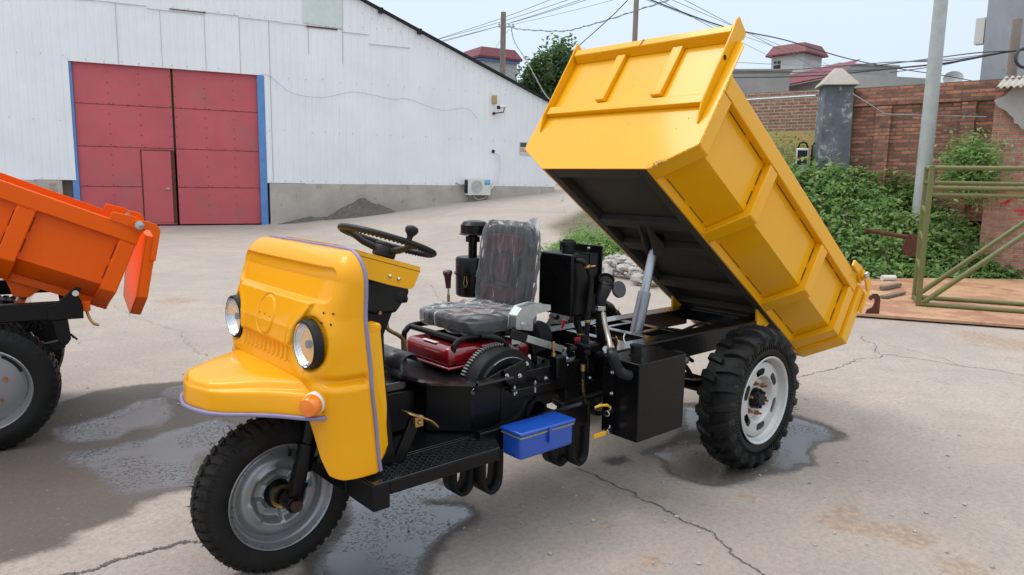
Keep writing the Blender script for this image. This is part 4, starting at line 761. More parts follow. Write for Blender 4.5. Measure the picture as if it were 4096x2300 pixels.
c0=at(3612,935,'d',10.35); mb=MB(); c1_=at(3650,985,'d',10.75); u1_=RT*.9+UP*-.3; u1_/=np.linalg.norm(u1_); u2_=np.cross(u1_,FW+RT*.3); u2_/=np.linalg.norm(u2_); V=[c1_+u1_*a_+u2_*b_ for a_,b_ in ((-.12,.15),(.02,.17),(.14,.08),(.13,-.12),(.0,-.16),(-.13,-.1))]; mb.add(V+[v+FW*.02 for v in V],[tuple(range(6)),tuple(range(11,5,-1))]+[(i,(i+1)%6,6+(i+1)%6,6+i) for i in range(6)]); mb.build('plate','rust',RP,world=True)
# litter
r8=np.random.default_rng(8)
def stone(c,s,mt,name,label,cat,seed,group=None,parent=None,fl=.6):
    r=np.random.default_rng(seed); n=9; A_=np.linspace(0,math.pi,n); B_=np.linspace(0,2*math.pi,14,endpoint=False); f=r.normal(size=(4,3)); G=[]
    for a in A_:
        row=[]
        for b in B_:
            d=np.array([math.sin(a)*math.cos(b),math.sin(a)*math.sin(b),math.cos(a)]); k=1+.22*math.sin(3*d@f[0]+1)+.14*math.sin(5*d@f[1]); row.append(np.array(c)+d*k*s*np.array([1,.8,fl]))
        G.append(row)
    mb=MB(); mb.grid(np.array(G),closed_u=True); return mb.build(name,mt,parent,world=True,smooth=35,label=label,cat=cat,group=group)
mb=MB()
for i in range(330):       # rubble heap as one uncountable mass
    u=r8.random(); px=2418+230*u+r8.normal()*14; py=1058+72*u+r8.normal()*20; q=gp(px,py,0); s=.03+.09*r8.random()**2; q[2]=gz(q[0],q[1])+r8.random()*.22
    r=r8; V=[]; 
    for a in np.linspace(0.3,2.8,4):
        for b in np.linspace(0,6.28,7,endpoint=False): V.append(q+np.array([math.sin(a)*math.cos(b),math.sin(a)*math.sin(b),.7*math.cos(a)])*s*(.7+.6*r8.random()))
    F=[(i_*7+j,i_*7+(j+1)%7,(i_+1)*7+(j+1)%7,(i_+1)*7+j) for i_ in range(3) for j in range(7)]+[tuple(range(7))[::-1],tuple(range(21,28))]; mb.add(V,F)
mb.build('rubble_heap','rubble',world=True,kind='stuff')
q=gp(2560,1118); d=gp(2665,1150)-q; mb=MB(); mb.tube([q+[0,0,.10],q+d*.5+[0,0,.12],q+d+[0,0,.10]],[.10,.13,.10],12); mb.build('concrete_log','rubble',world=True,smooth=50,label='round pale concrete lump lying in front of the rubble heap',cat='rubble')
for k,(x,y,s,lb) in enumerate([(2425,1068,.07,'blue plastic scrap at the left end of the rubble'),(2462,1045,.05,'blue plastic scrap on top of the rubble'),(2468,1105,.05,'blue plastic scrap at the foot of the rubble')]): stone(gp(x,y)+[0,0,.12],s,'bluedebris','plastic_scrap',lb,'litter',k+3,'blue scraps in the rubble')
for k,(x,y,s,mt,lb) in enumerate([(3410,1035,.16,'whitedebris','white plastic bag at the left foot of the weeds, next to the yellow tailgate'),(3490,1078,.12,'whitedebris','crumpled pale paper lying between the tailgate and the plywood'),(3470,1105,.10,'rubble','grey rag beside the plywood edge'),(3580,1078,.07,'rust','small rusty ring lying at the foot of the weeds')]): stone(gp(x,y)+[0,0,.04],s,mt,'litter',lb,'litter',k+9,None,None,.35)
mb=MB(); mb.cyl(gp(3528,1112,.09),gp(3580,1112,.09),.045); mb.build('plastic_roll','whitedebris',world=True,smooth=50,label='white cylindrical roll lying on the back edge of the plywood',cat='litter')
mb=MB()
for i in range(150):
    px=1500+2500*r8.random(); py=1500+780*r8.random()
    if i%4==0: px=900*r8.random(); py=1000+700*r8.random()
    q=gp(px,py); s=.003+.006*r8.random()**2; mb.box((-s,-s*.7,0),(s,s*.7,s*1.1),T4(*q)@RZ(r8.random()*3)@RX(.4))
mb.build('pebbles','rubble',world=True,kind='stuff')
# ---PART2---
# ================================================================ VEHICLES
def body(T,paint,origin,th,base,gate=0,gth=.0925,ws=1):
    """tipping box: local axes u (forward), y (left), w (up)"""
    global XF
    XF=base@T4(origin[0],0,origin[1])@RY(-R(th))@np.diag([1,1,ws,1])
    B_=MB(); B_.box((-.53,-.351,.046),(1.362,.351,.054)); 
    for sy in (1,-1):
        V=[]; P=[(.351,.046),(.53,.155),(.53,.53)]
        for u in (-.53,1.362): V+=[(u,sy*y,w) for y,w in P]+[(u,sy*(y-.005),w+(.002 if w<.2 else 0)) for y,w in P]
        B_.add(V,[(0,1,7,6),(1,2,8,7),(3,4,10,9),(4,5,11,10),(2,5,11,8)])
    box_=B_.build('dump_body',paint,T)
    for sy in (1,-1):
        mb=MB(); mb.box((-.53,sy*.528,.437),(1.352,sy*.573,.53)); mb.build('top_rail',paint,box_,bevel=.006)
        mb=MB(); mb.box((-.53,sy*.338,0),(1.364,sy*.351,.046)); mb.build('floor_strip',paint,box_,bevel=.003)
        sec=[(sy*.3515,.0),(sy*.573,.135),(sy*.573,.4365),(sy*.529,.4365),(sy*.529,.157),(sy*.3515,.047)]
        for a,b in ((1.279,1.3635),(.717,.802),(-.041,.045),(-.529,-.446)):
            mb=MB(); mb.prism(sec,a,b,'x'); mb.build('side_rib',paint,box_,bevel=.006)
        mb=MB()      # unwelded gaps along the ribs
        for a,b in ((.81,1.27),(.055,.70),(-.44,-.05)):
            L=b-a
            for f0,f1 in ((.06,.38),(.5,.9)): mb.box((a+L*f0,sy*.5305,.4345),(a+L*f1,sy*.534,.4372)); mb.box((a+L*f0,sy*.3515,.0475),(a+L*f1,sy*.357,.0505))
        for u in (.712,.808,-.046,1.273,-.441,.05): 
            for z0,z1 in ((.19,.27),(.31,.40)): mb.box((u-.0015,sy*.5305,z0),(u+.0015,sy*.533,z1))
            V=[(u-.0015,sy*(.3515+.1785*t+.002),.049+.108*t) for t in (.25,.8)]+[(u+.0015,sy*(.3515+.1785*t+.002),.049+.108*t) for t in (.8,.25)]; mb.add(V,[(0,1,2,3)])
        mb.build('weld_gaps','dark',box_,kind='stuff')
        mb=MB(); mb.prism([(-.36,.531),(-.36,.572),(-.47,.590),(-.52,.575),(-.545,.54),(-.53,.50),(-.46,.531)],sy*.575,sy*.590,'y'); mb.build('hinge_plate',paint,box_,bevel=.003)
        mb=MB(); mb.cyl((-.505,sy*.56,.552),(-.505,sy*.618,.552),.016,seg=12); mb.lathe([(.024,.618),(.024,.625),(.001,.628)],(-.505,0,.552),(0,sy,0),12); mb.build('hinge_pin','galv',box_)
    wr_=np.random.default_rng(3); mb=MB()
    def bead(a,b,r=.0032):
        a=np.array(a,float); b=np.array(b,float); n=max(4,int(np.linalg.norm(b-a)/.006)); P=a+np.outer(np.linspace(0,1,n),b-a)+wr_.normal(0,.0007,(n,3)); mb.tube(P,r*(.6+.9*wr_.random(n)),6)
    for a,b in ((1.279,1.3635),(.717,.802),(-.041,.045),(-.529,-.446)):
        bead((a,.352,-.001),(b,.352,-.001)); bead((a,.5305,.436),(a,.573,.436)); bead((b,.5305,.436),(b,.573,.436)); bead((a-.001,.353,.047),(a-.001,.353,.002)); bead((b+.001,.353,.047),(b+.001,.353,.002)); bead((a,.574,.437),(b,.574,.437),.002)
    bead((1.3645,.574,.14),(1.3645,.574,.53)); bead((1.3645,.353,.001),(1.3645,.573,.134),.0035)
    mb.build('weld_beads',paint,box_,kind='stuff',smooth=60)
    out=[(-.351,0),(.351,0),(.573,.135),(.573,.69),(.545,.727),(.51,.73),(.51,.80),(-.51,.80),(-.51,.73),(-.545,.727),(-.573,.69),(-.573,.135)]
    mb=MB(); mb.prism(out,1.364,1.370,'x'); fp_=mb.build('front_panel',paint,box_,bevel=.0015)
    mb=MB(); mb.prism([(1.3705,.722),(1.420,.745),(1.420,.785),(1.3705,.80)],-.505,.505,'y'); mb.build('top_beam',paint,fp_,bevel=.004)
    mb=MB(); mb.prism([(1.3705,.346),(1.398,.349),(1.398,.398),(1.3705,.422)],-.508,.508,'y'); mb.build('cross_beam',paint,fp_,bevel=.004)
    for a,b in ((-.187,-.129),(.175,.237)):
        mb=MB(); mb.box((1.3705,a,.4225),(1.397,b,.724)); mb.build('front_rib',paint,fp_,bevel=.004)
    for sy in (1,-1):
        mb=MB(); mb.prism([(1.3705,.25),(1.376,.25),(1.408,.33),(1.424,.74),(1.432,.80),(1.424,.83),(1.33,.812),(1.326,.775),(1.3705,.72)],sy*.511,sy*.520,'y'); mb.build('end_plate',paint,fp_,bevel=.002)
        mb=MB(); mb.lathe([(.0005,.5205),(.013,.5207)],(1.397,0,.607),(0,sy,0),14); mb.build('bolt_hole','whitedebris' if 0 else 'dark',fp_)
    # underside frame
    for sy in (1,-1): MB().box((-.50,sy*.285,-.002),(1.36,sy*.336,.044)).build('under_beam','under',box_,bevel=.004)
    for a,b in ((.815,.885),(.565,.635),(1.29,1.355),(.12,.19),(-.15,-.08)): MB().box((a,-.284,-.001),(b,.284,.043)).build('under_beam','under',box_,bevel=.004)
    MB().box((-.52,-.337,.0445),(1.36,.337,.0455)).build('floor_underside','under',box_)
    for sy in (1,-1): MB().prism([(.85,.0),(.66,.0),(.62,-.055),(.655,-.085),(.70,-.085)],sy*.03-.006,sy*.03+.006,'y').build('cylinder_bracket','under',box_,bevel=.003)
    for sy in (1,-1): MB().prism([(-.02,.0),(-.20,.0),(-.16,-.07),(-.09,-.09)],sy*.30-.008,sy*.30+.008,'y').build('hinge_ear',paint,box_,bevel=.003)
    # tailgate swinging on its top pins
    hb=XF; XF=XF@T4(-.505,0,.552)@RY(R(gate))@T4(.505,0,-.552)
    go_=[(-.36,-.005),(.36,-.005),(.585,.135),(.585,.50),(-.585,.50),(-.585,.135)]
    mb=MB(); mb.prism(go_,-.552,-.547,'x'); TG=mb.build('tailgate',paint,T)
    def ring(o_,i_,a,b):
        mb=MB(); n=len(o_); V=[(a,*p) for p in o_]+[(b,*p) for p in o_]+[(a,*p) for p in i_]+[(b,*p) for p in i_]; F=[]
        for k in range(n):
            j=(k+1)%n; F+=[(k,j,n+j,n+k),(2*n+j,2*n+k,3*n+k,3*n+j),(j,k,2*n+k,2*n+j),(n+k,n+j,3*n+j,3*n+k)]
        mb.add(V,F); return mb
    gi=[(-.34,.045),(.34,.045),(.53,.16),(.53,.455),(-.53,.455),(-.53,.16)]
    ring(go_,gi,-.5525-gth,-.5525).build('gate_frame',paint,TG,bevel=.006)
    for y in (-.2,.2): MB().box((-.5425-gth,y-.03,.046),(-.5525,y+.03,.454)).build('gate_rib',paint,TG,bevel=.004)
    for sy in (1,-1):
        g=.5525+gth; MB().prism([(-.48,.575),(-.54,.583),(-g+.02,.575),(-g-.006,.545),(-g-.006,.36),(-g+.022,.36),(-g+.025,.50),(-.56,.535),(-.52,.53),(-.485,.53)],sy*.592,sy*.606,'y').build('gate_arm',paint,TG,bevel=.003)
    XF=hb; XF=base
    return box_
def tyre_rear(T,c,R_=.37,w=.095,sy=1,n=18,name='rear_wheel',hairs=True,rim=None,seed=1):
    """drive wheel with chevron lugs, axle along y"""
    wh=MB(); c=np.array(c,float); ax=(0,sy,0)
    t=R_-.018
    prof=[(.222,-w*.78),(.232,-w*.9),(.28,-w),(.325,-w*.97),(t-.012,-w*.80),(t,-w*.5),(t+.003,0),(t,w*.5),(t-.012,w*.80),(.325,w*.97),(.28,w),(.232,w*.9),(.222,w*.78),(.214,w*.7)]
    wh.lathe(prof,c,ax,64); ty=wh.build('tyre','rubber',None,smooth=40); 
    return ty,prof,t,w,c
def make_rear_wheel(T,c,sy,seed=1,hairs=True):
    root=T; Rr=.37; w=.093; c=np.array(c,float); ax=(0,sy,0); t=Rr-.020
    W_=thing_part('rear_wheel',T,c)
    mb=MB(); prof=[(.214,w*.62),(.222,w*.80),(.236,w*.92),(.282,w*1.0),(.322,w*.965),(t-.010,w*.82),(t,w*.5),(t+.003,0),(t,-w*.5),(t-.010,-w*.82),(.322,-w*.965),(.282,-w),(.236,-w*.92),(.222,-w*.80),(.214,-w*.62)]
    mb.lathe(prof,c,ax,72); r=np.random.default_rng(seed); nl=23
    def pt(ang,rr,y): return c+np.array([rr*math.cos(ang),sy*y,rr*math.sin(ang)])
    for side in (1,-1):
        for k in range(nl):
            a0=(k+(.5 if side<0 else 0))*2*math.pi/nl
            # lug runs from the centre line outwards and sweeps back, then wraps on the shoulder
            path=[(-.004,.0,t+.001),(.030,.025,t),(.062,.050,t-.004),(.083,.062,t-.018),(.092,.066,t-.042),(.0935,.068,t-.062)]
            wd_=[.036,.042,.050,.054,.050,.044]; hh=[.022,.023,.022,.019,.010,.002]; V=[]
            for (y,da,rr),ww,h in zip(path,wd_,hh):
                an=a0+da*1.25; dn=ww/2/Rr
                nrm_y=0 if y<.05 else (y-.05)/.045
                for s_,top in ((-1,0),(1,0),(1,1),(-1,1)):
                    k_=.62 if top else 1.12; ra=rr+(h*(1-.75*min(1,nrm_y)) if top else -.006); yy=y+(h*min(1,nrm_y)*.9 if top else 0)
                    V.append(pt(an+s_*dn*k_,ra,side*yy))
            F=[]
            m=len(path)
            for i in range(m-1):
                for j in range(4): F.append((i*4+j,i*4+(j+1)%4,(i+1)*4+(j+1)%4,(i+1)*4+j))
            F+=[(0,1,2,3),((m-1)*4+3,(m-1)*4+2,(m-1)*4+1,(m-1)*4)]
            mb.add(V,F)
        for k in range(nl*4):      # small shoulder ribs
            an=k*2*math.pi/(nl*4); V=[]
            for rr,y in ((t-.045,.0905),(t-.085,.0955)):
                for s_ in (-.008,.008): V+= [pt(an+s_*.8,rr,side*(y-.003)),pt(an+s_,rr,side*(y+.003))]
            mb.add(V,[(0,2,3,1),(4,5,7,6),(0,1,5,4),(2,6,7,3),(1,3,7,5)])
    mb.build('tyre','rubber',W_,smooth=32)
    if hairs:
        mb=MB()
        for k in range(190):
            an=r.random()*6.283; q=r.random(); 
            if q<.6: p=pt(an,Rr-.004+.003*r.random(),r.choice([-1,1])*(.01+.07*r.random())); d=p-c; d[1]*=.2; d/=np.linalg.norm(d)
            else: p=pt(an,.235+.1*r.random()**.4,w*.97); d=np.array([.2*math.cos(an),sy*1.,.2*math.sin(an)]); d/=np.linalg.norm(d)
            d=d+r.normal(0,.22,3); L=.012+.016*r.random(); mb.tube([p-d*.003,p+d*L*.6,p+d*L+r.normal(0,.002,3)],[.0012,.001,.0007],4)
        mb.build('rubber_whiskers','rubber',W_,kind='stuff')
    # rim
    mb=MB(); mb.lathe([(.224,w*.93),(.228,w*.99),(.223,w*1.02),(.214,w*.95),(.209,w*.70),(.204,w*.62),(.198,w*.55),(.192,w*.2),(.190,-w*.6),(.21,-w*.85),(.226,-w*.95)],c,ax,64)
    na,nr=180,30; R0,R1=.055,.1915; G=[]; F=[]
    hd=.030
    for i in range(nr+1):
        rr=R0+(R1-R0)*i/nr
        dep=hd+.034*sm(.098,.124,rr)-.004*sm(.170,.19,rr)
        for j in range(na):
            an=j*2*math.pi/na; G.append(pt(an,rr,dep))
    for i in range(nr):
        for j in range(na):
            rr=R0+(R1-R0)*(i+.5)/nr; an=(j+.5)*360/na; k=(an+7)%60; 
            if abs(rr-.146)<.020 and abs(k-30)<15*max(0,1-((rr-.146)/.020)**4)**.5: continue
            F.append((i*na+j,i*na+(j+1)%na,(i+1)*na+(j+1)%na,(i+1)*na+j))
    mb.add(G,F); rim=mb.build('rim','silverlight',W_,smooth=35)
    mb=MB(); mb.lathe([(.001,(.030)+.042),(.030,(.030)+.042),(.033,(.030)+.036),(.048,(.030)+.032),(.052,(.030)+.025),(.052,-.02)],c,ax,28); 
    for k in range(8): an=k*math.pi/4; p=pt(an,.041,(.030)+.032); mb.cyl(p,p+np.array([0,sy*.010,0]),.007,seg=6)
    mb.build('hub','black',W_,smooth=35)
    for k in range(6):
        an=k*math.pi/3+.3; p=pt(an,.083,(.030)); mb=MB(); mb.cyl(p,p+np.array([0,sy*.016,0]),.0125,seg=6); mb.cyl(p+np.array([0,sy*.016,0]),p+np.array([0,sy*.034,0]),.0065,seg=8); mb.build('wheel_nut','copper' if k%3 else 'brass',W_)
    mb=MB(); mb.lathe([(.001,-w*.5),(.19,-w*.5)],c,ax,32); mb.build('brake_drum','black',W_)
    return W_
def thing_part(name,T,c):
    """an Empty that is a part of a thing (its own pieces are the sub-parts)"""
    o=bpy.data.objects.new(name,None); COL.objects.link(o); c=app(XF,c)[0]; o.parent=T; o.location=c-WL[T.name]; WL[o.name]=c; o.empty_display_size=.1; return o
def hexbolt(mb,p,d,r=.009,h=.008):
    p=np.array(p,float); d=np.array(d,float); mb.cyl(p,p+d*h*.3,r*1.35,seg=14); mb.cyl(p+d*h*.3,p+d*h*1.1,r,seg=6); mb.cyl(p+d*h*1.1,p+d*h*1.7,r*.55,seg=8)
TR=thing('dump_tricycle','yellow and black three-wheeled dump tricycle with its box raised and wrapped seat','dump tricycle',(.9,0,0))
# ---- front cowl: analytic shell with pressed features
def cowl():
    nu,nv=361,230; ph=np.linspace(-math.pi/2,math.pi/2,nu); G=np.zeros((nv,nu,3)); zt=1.217
    def shape(y_over,z):
        rc=.105; b=np.where(z>zt-rc,.42-rc+np.sqrt(np.clip(rc*rc-(z-(zt-rc))**2,0,None)),.42); b=b+np.interp(z,[.46,.6,.68,.8,.92,1.0],[.006,.004,.006,.012,.008,0])
        d=np.interp(z,[.46,.66,.74,.80,.86,.95,1.06,1.12],[.190,.180,.178,.178,.162,.152,.118,.094])
        d=np.where(z>1.12,.094*np.sqrt(np.clip(1-((z-1.12)/(zt-1.12))**2,0,1))**.9,d); return b,d
    c,s=np.cos(ph),np.sin(ph); e=2/4.6; ux=np.sign(c)*np.abs(c)**e; uy=np.sign(s)*np.abs(s)**e
    pd=np.linspace(-math.pi/2,math.pi/2,20001); cu,su=np.cos(pd),np.sin(pd); qx=.165*np.abs(cu)**e; qy=.43*np.sign(su)*np.abs(su)**e; al=np.concatenate([[0],np.cumsum(np.hypot(np.diff(qx),np.diff(qy)))]); ph=np.interp(np.linspace(0,al[-1],nu),al,pd); c,s=np.cos(ph),np.sin(ph); ux=np.abs(c)**e; uy=np.sign(s)*np.abs(s)**e      # even sampling round the corners
    for j in range(nu):
        yb=abs(uy[j])*.44
        zb=.70 if yb<.30 else np.interp(yb,[.28,.31,.335,.36,.39,.425],[.70,.655,.60,.53,.478,.466])
        zz=zb+(zt-zb)*(np.linspace(0,1,nv)); b,d=shape(0,zz); G[:,j,0]=np.interp(zz,[.46,.9],[2.103,2.15])+d*ux[j]; G[:,j,1]=b*uy[j]; G[:,j,2]=zz
    X,Y,Z=G[...,0],G[...,1],G[...,2]; frn=sm(.2,.75,ux)[None,:]*np.ones((nv,1))
    ed=lambda v,w: sm(-w,w,v)
    def rr(y0,y1,z0,z1,rad,w):       # rounded box mask
        hy=(y1-y0)/2-rad; hz=(z1-z0)/2-rad; qx=np.abs(Y-(y0+y1)/2)-hy; qz=np.abs(Z-(z0+z1)/2)-hz; d=np.hypot(np.maximum(qx,0),np.maximum(qz,0))+np.minimum(np.maximum(qx,qz),0)-rad; return 1-ed(d,w)
    D=np.zeros_like(X)
    D-=.013*rr(-.372,.372,1.052,1.160,.03,.004)                                          # recessed upper panel
    trap=(.30-.62*(1.05-Z))        # raised centre panel
    D+=.012*ed(trap-np.abs(Y),.006)*ed(1.046-Z,.004)*ed(Z-.893,.004)
    rg=np.abs(np.hypot(Y,Z-.968)-.070); D-=.0045*(1-ed(rg-.004,.003)); D+=.002*ed(.066-np.hypot(Y,Z-.968),.004)
    vent=rr(-.20,.20,.832,.886,.012,.002); sl_=.5+.5*np.cos(2*math.pi*Y/.036); D+=vent*(.003-.010*sm(.45,.62,sl_)); D+=.006*rr(-.215,.215,.885,.893,.003,.003)
    for sy in (1,-1):
        hd=np.hypot(Y-sy*.305,Z-.912); D-=.012*(1-ed(hd-.088,.008))*frn; D+=.003*np.exp(-((hd-.108)/.016)**2)*frn
        side=sm(.30,.42,np.abs(Y)); D-=.010*side*np.exp(-((Z-.800)/.014)**2); D+=.006*side*ed(.780-Z,.016)
    D*=sm(0,.12,ux)[None,:]*sm(1,.985,np.linspace(0,1,nv))[:,None]
    # push along an approximate outward normal
    Nx=ux[None,:]+0*X; Ny=uy[None,:]**3+0*X; L=np.hypot(Nx,Ny)+1e-6; X=X+D*Nx/L; Y=Y+D*Ny/L; G=np.stack([X,Y,Z],-1)
    mb=MB(); mb.grid(G); o=mb.build('front_cowl','yellow_smooth',TR,solid=.004); me=o.data; me.polygons.foreach_set('use_smooth',[True]*len(me.polygons))
    path=[G[i,-1]+[-.004,0,0] for i in range(0,nv,4)]+[G[-1,j]+[-.004,0,0] for j in range(nu-1,-1,-6)]+[G[i,0]+[-.004,0,0] for i in range(nv-1,-1,-4)]
    P=[path[0]]
    for q in path[1:]:
        if np.linalg.norm(q-P[-1])>.012: P.append(q)
    P=np.array(P); P[:,0]+=.002*np.sin(np.arange(len(P))*.35); MB().tube(P,.0072,10).build('edge_trim','purple',o,smooth=60)
    # small mounting holes
    mb=MB()
    for y,z in ((.362,1.022),(.395,1.022),(.362,.990),(.395,.988),(-.362,1.022),(-.362,.990),(-.045,.968),(0,.968),(.045,.965)):
        b,d=shape(0,np.array(z)); s_=min(1,abs(y)/float(b)); xx=2.15+float(d)*(1-s_**4.6)**(1/4.6)+(.008 if abs(y)<.1 else 0); mb.lathe([(.0001,.0025),(.0042,.0022)],(xx+.004,y,z),(1,.5*y/.4 if abs(y)>.1 else 0,0),8)
    mb.build('mounting_holes','dark',o,kind='stuff')
    # inner side panel behind the trim on the left
    for sy in (1,-1):
        mb=MB(); A_=[(2.150,.424,.945),(2.082,.398,.948),(2.035,.375,.545),(2.060,.385,.505),(2.108,.424,.49)]; A_=[(x,sy*y,z) for x,y,z in A_]; mb.add(A_,[(0,1,2,4),(4,2,3)]); mb.add([(2.148,sy*.424,.958),(2.080,sy*.396,.958),(2.080,sy*.394,.944),(2.148,sy*.422,.944),(2.148,sy*.36,.958),(2.080,sy*.36,.958)],[(0,1,2,3),(0,4,5,1)]); mb.build('inner_panel','yellow',o,solid=.003)
    mb=MB(); mb.prism([(2.13,.945),(2.075,.945),(2.01,.46),(2.13,.46)],-.39,.385,'y'); mb.build('kick_board','black',TR,bevel=.005)
    return G
G=cowl()
def fender():
    def hw(x): return np.interp(x,[2.24,2.30,2.32,2.39,2.47,2.53,2.56,2.583,2.592],[.385,.38,.362,.288,.222,.170,.130,.055,.0])
    xs=np.concatenate([np.linspace(2.24,2.50,12),np.linspace(2.51,2.592,14)]); L=[(x,float(hw(x))) for x in xs]; O=[(x,y) for x,y in L]+[(x,-y) for x,y in L[::-1][1:]]
    O=np.array(O); rings=[]
    for f,zz in ((0,.0),(.02,.030),(.055,.064),(.075,.070),(.13,.074),(.16,.076),(.20,.090),(.26,.098),(.42,.102),(.70,.104),(1,.1045)):
        row=[]
        for x,y in O:
            sx=min(x-.02,2.53) if f<1 else min(x-.02,2.53); z0=.690+.018*sm(2.5,2.3,x)*0-.008*sm(2.45,2.3,x); top=np.interp(x,[2.24,2.36,2.43,2.5,2.59],[1.18,1.08,.96,.80,.62])
            X=x+(sx-x)*f; Y=y*(1-f); k=zz/.146; fl=.02*(1-sm(0,.05,f))*0
            row.append((X,Y,z0+min(zz,.064)*1.0+max(0,zz-.064)*(top*1.15)))
        rings.append(row)
    G=np.array(rings); mb=MB(); mb.grid(G); o=mb.build('front_fender','yellow_smooth',TR,smooth=180,solid=.004,subsurf=1)
    import bmesh; bm=bmesh.new(); bm.from_mesh(o.data); bmesh.ops.remove_doubles(bm,verts=bm.verts,dist=.0012); bmesh.ops.recalc_face_normals(bm,faces=bm.faces); bm.to_mesh(o.data); bm.free()
    if sum(p.normal[2]*p.area for p in o.data.polygons)<0: o.data.flip_normals()
    P=np.array([[x+ (.004 if abs(y)<.1 else .002),y+(.004 if y>0 else -.004),g[2]-.002] for (x,y),g in zip(O,G[0])]); MB().tube(P,.0072,10).build('fender_trim','purple',o,smooth=60)
    mb=MB(); mb.tube(bez([(2.50,.03,.806),(2.535,.085,.789),(2.555,.0,.782),(2.535,-.085,.789),(2.5,-.03,.806)],24),.0045,8); 
    return o
fender()
for sy in (1,-1):
    H=thing_part('headlight',TR,(2.30,sy*.305,.912)); o=(2.283,sy*.305,.912)
    MB().lathe([(.069,.004),(.072,.024),(.077,.029),(.0815,.026),(.0835,.014),(.083,-.004)],o,(1,0,0),44).build('rubber_bezel','plastic',H,smooth=40)
    MB().lathe([(.0005,-.048),(.02,-.044),(.04,-.028),(.056,-.006),(.068,.024)],o,(1,0,0),40).build('reflector','reflector',H,smooth=80)
    MB().lathe([(.0705,.024),(.0735,.029),(.0742,.021)],o,(1,0,0),40).build('chrome_ring','chrome',H,smooth=60)
    MB().cyl((2.238,sy*.305,.912),(2.300,sy*.305,.912),.013,seg=14).build('bulb','plastic',H)
    MB().lathe([(.0005,.036),(.03,.0335),(.055,.029),(.071,.024)],o,(1,0,0),40).build('lens','lens',H,smooth=80)
I=thing_part('turn_signal',TR,(2.29,.39,.70)); d=np.array([.85,.5,-.1]); d/=np.linalg.norm(d); o=at(1268,1606,'y',.355)
MB().lathe([(.036,-.01),(.037,.018),(.035,.022)],o,d,28,caps=True).build('lamp_base','white',I,smooth=40)
MB().lathe([(.0345,.0225),(.033,.05),(.029,.059),(.018,.062),(.0005,.063)],o,d,28).build('amber_lens','lamp_orange',I,smooth=50)
# ---- front wheel and fork
c=np.array((2.284,-.018,.290)); Fw=thing_part('front_wheel',TR,c); Rf=.292; w=.066; mb=MB()
mb.lathe([(.188,w*.80),(.198,w*.95),(.235,w*1.12),(.262,w*1.06),(Rf-.014,w*.86),(Rf-.008,w*.4),(Rf-.006,0),(Rf-.008,-w*.4),(Rf-.014,-w*.86),(.262,-w*1.06),(.235,-w*1.12),(.198,-w*.95),(.188,-w*.80)],c,(0,1,0),80)
def fpt(an,rr,y): return c+np.array([rr*math.cos(an),y,rr*math.sin(an)])
nl=46
for side in (1,-1):
    for k in range(nl):
        a0=(k+(.5 if side<0 else 0))*2*math.pi/nl; V=[]
        path=[(.010,0,Rf-.007),(.040,.02,Rf-.009),(.058,.035,Rf-.016),(.066,.04,Rf-.030),(.070,.042,Rf-.045)]; wd_=[.026,.027,.026,.022,.016]; hh=[.010,.011,.010,.007,.001]
        for (y,da,rr),ww,h in zip(path,wd_,hh):
            dn=ww/2/Rf; kk=min(1,max(0,(y-.045)/.025))
            for s_,top in ((-1,0),(1,0),(1,1),(-1,1)): V.append(fpt(a0+da+s_*dn*(.85 if top else 1),rr+(h*(1-.6*kk) if top else -.005),side*(y+(h*kk*.8 if top else 0))))
        m=len(path); F=[(i*4+j,i*4+(j+1)%4,(i+1)*4+(j+1)%4,(i+1)*4+j) for i in range(m-1) for j in range(4)]+[(0,1,2,3)]; mb.add(V,F)
for k in range(2*nl):
    a0=k*2*math.pi/(2*nl); V=[]
    for y in (-.006,.006):
        for s_ in (-.006,.006): V+=[fpt(a0+s_*1.2+.01*(k%2),Rf-.01,y),fpt(a0+s_+.01*(k%2),Rf+.001,y)]
    mb.add(V,[(0,2,3,1),(4,5,7,6),(0,1,5,4),(2,6,7,3),(1,3,7,5)])
mb.build('tyre','rubberdusty',Fw,smooth=32)
mb=MB(); r=np.random.default_rng(5)
for k in range(210):
    an=r.random()*6.283; q=r.random()
    if q<.75: p=fpt(an,Rf-.003,r.choice([-1,1])*(.015+.05*r.random())); d=p-c; d[1]*=.5; d/=np.linalg.norm(d)
    else: p=fpt(an,.192+.004*r.random(),w*.93); d=np.array([-.5*math.cos(an),.7,-.5*math.sin(an)])
    d=d+r.normal(0,.25,3); Lh=.010+.014*r.random(); mb.tube([p-d*.003,p+d*Lh*.6,p+d*Lh+r.normal(0,.002,3)],[.0011,.0009,.0006],4)
mb.build('rubber_whiskers','rubber',Fw,kind='stuff')
mb=MB(); mb.lathe([(.1965,w*.93),(.2005,w*1.0),(.1975,w*1.06),(.190,w*.99),(.186,w*.70),(.178,w*.60),(.172,w*.56),(.168,w*.30)],c,(0,1,0),72)
na,nr=160,30; Gd=np.zeros((nr,na,3))
for i in range(nr):
    rr=.03+(.169-.03)*i/(nr-1)
    for j in range(na):
        an=j*2*math.pi/na; ph=(an-R(20))*4; lob=.5+.5*math.cos(ph)
        y=.020+.022*sm(.085,.112,rr)*(1-sm(.135,.166,rr)) ; y-=.014*sm(.05,.062,rr)*(1-sm(.095+.0*lob,.108,rr))*sm(.30,.62,lob)*1.0 - .010*(1-sm(.30,.62,lob))*sm(.055,.07,rr)*(1-sm(.11,.13,rr))
        Gd[i,j]=fpt(an,rr,y)
mb.grid(Gd,closed_u=True); mb.build('rim','silver',Fw,smooth=75)
mb=MB(); mb.lathe([(.001,.055),(.034,.055),(.040,.05),(.052,.036),(.055,.006)],c,(0,1,0),32); mb.build('hub','black',Fw,smooth=40)
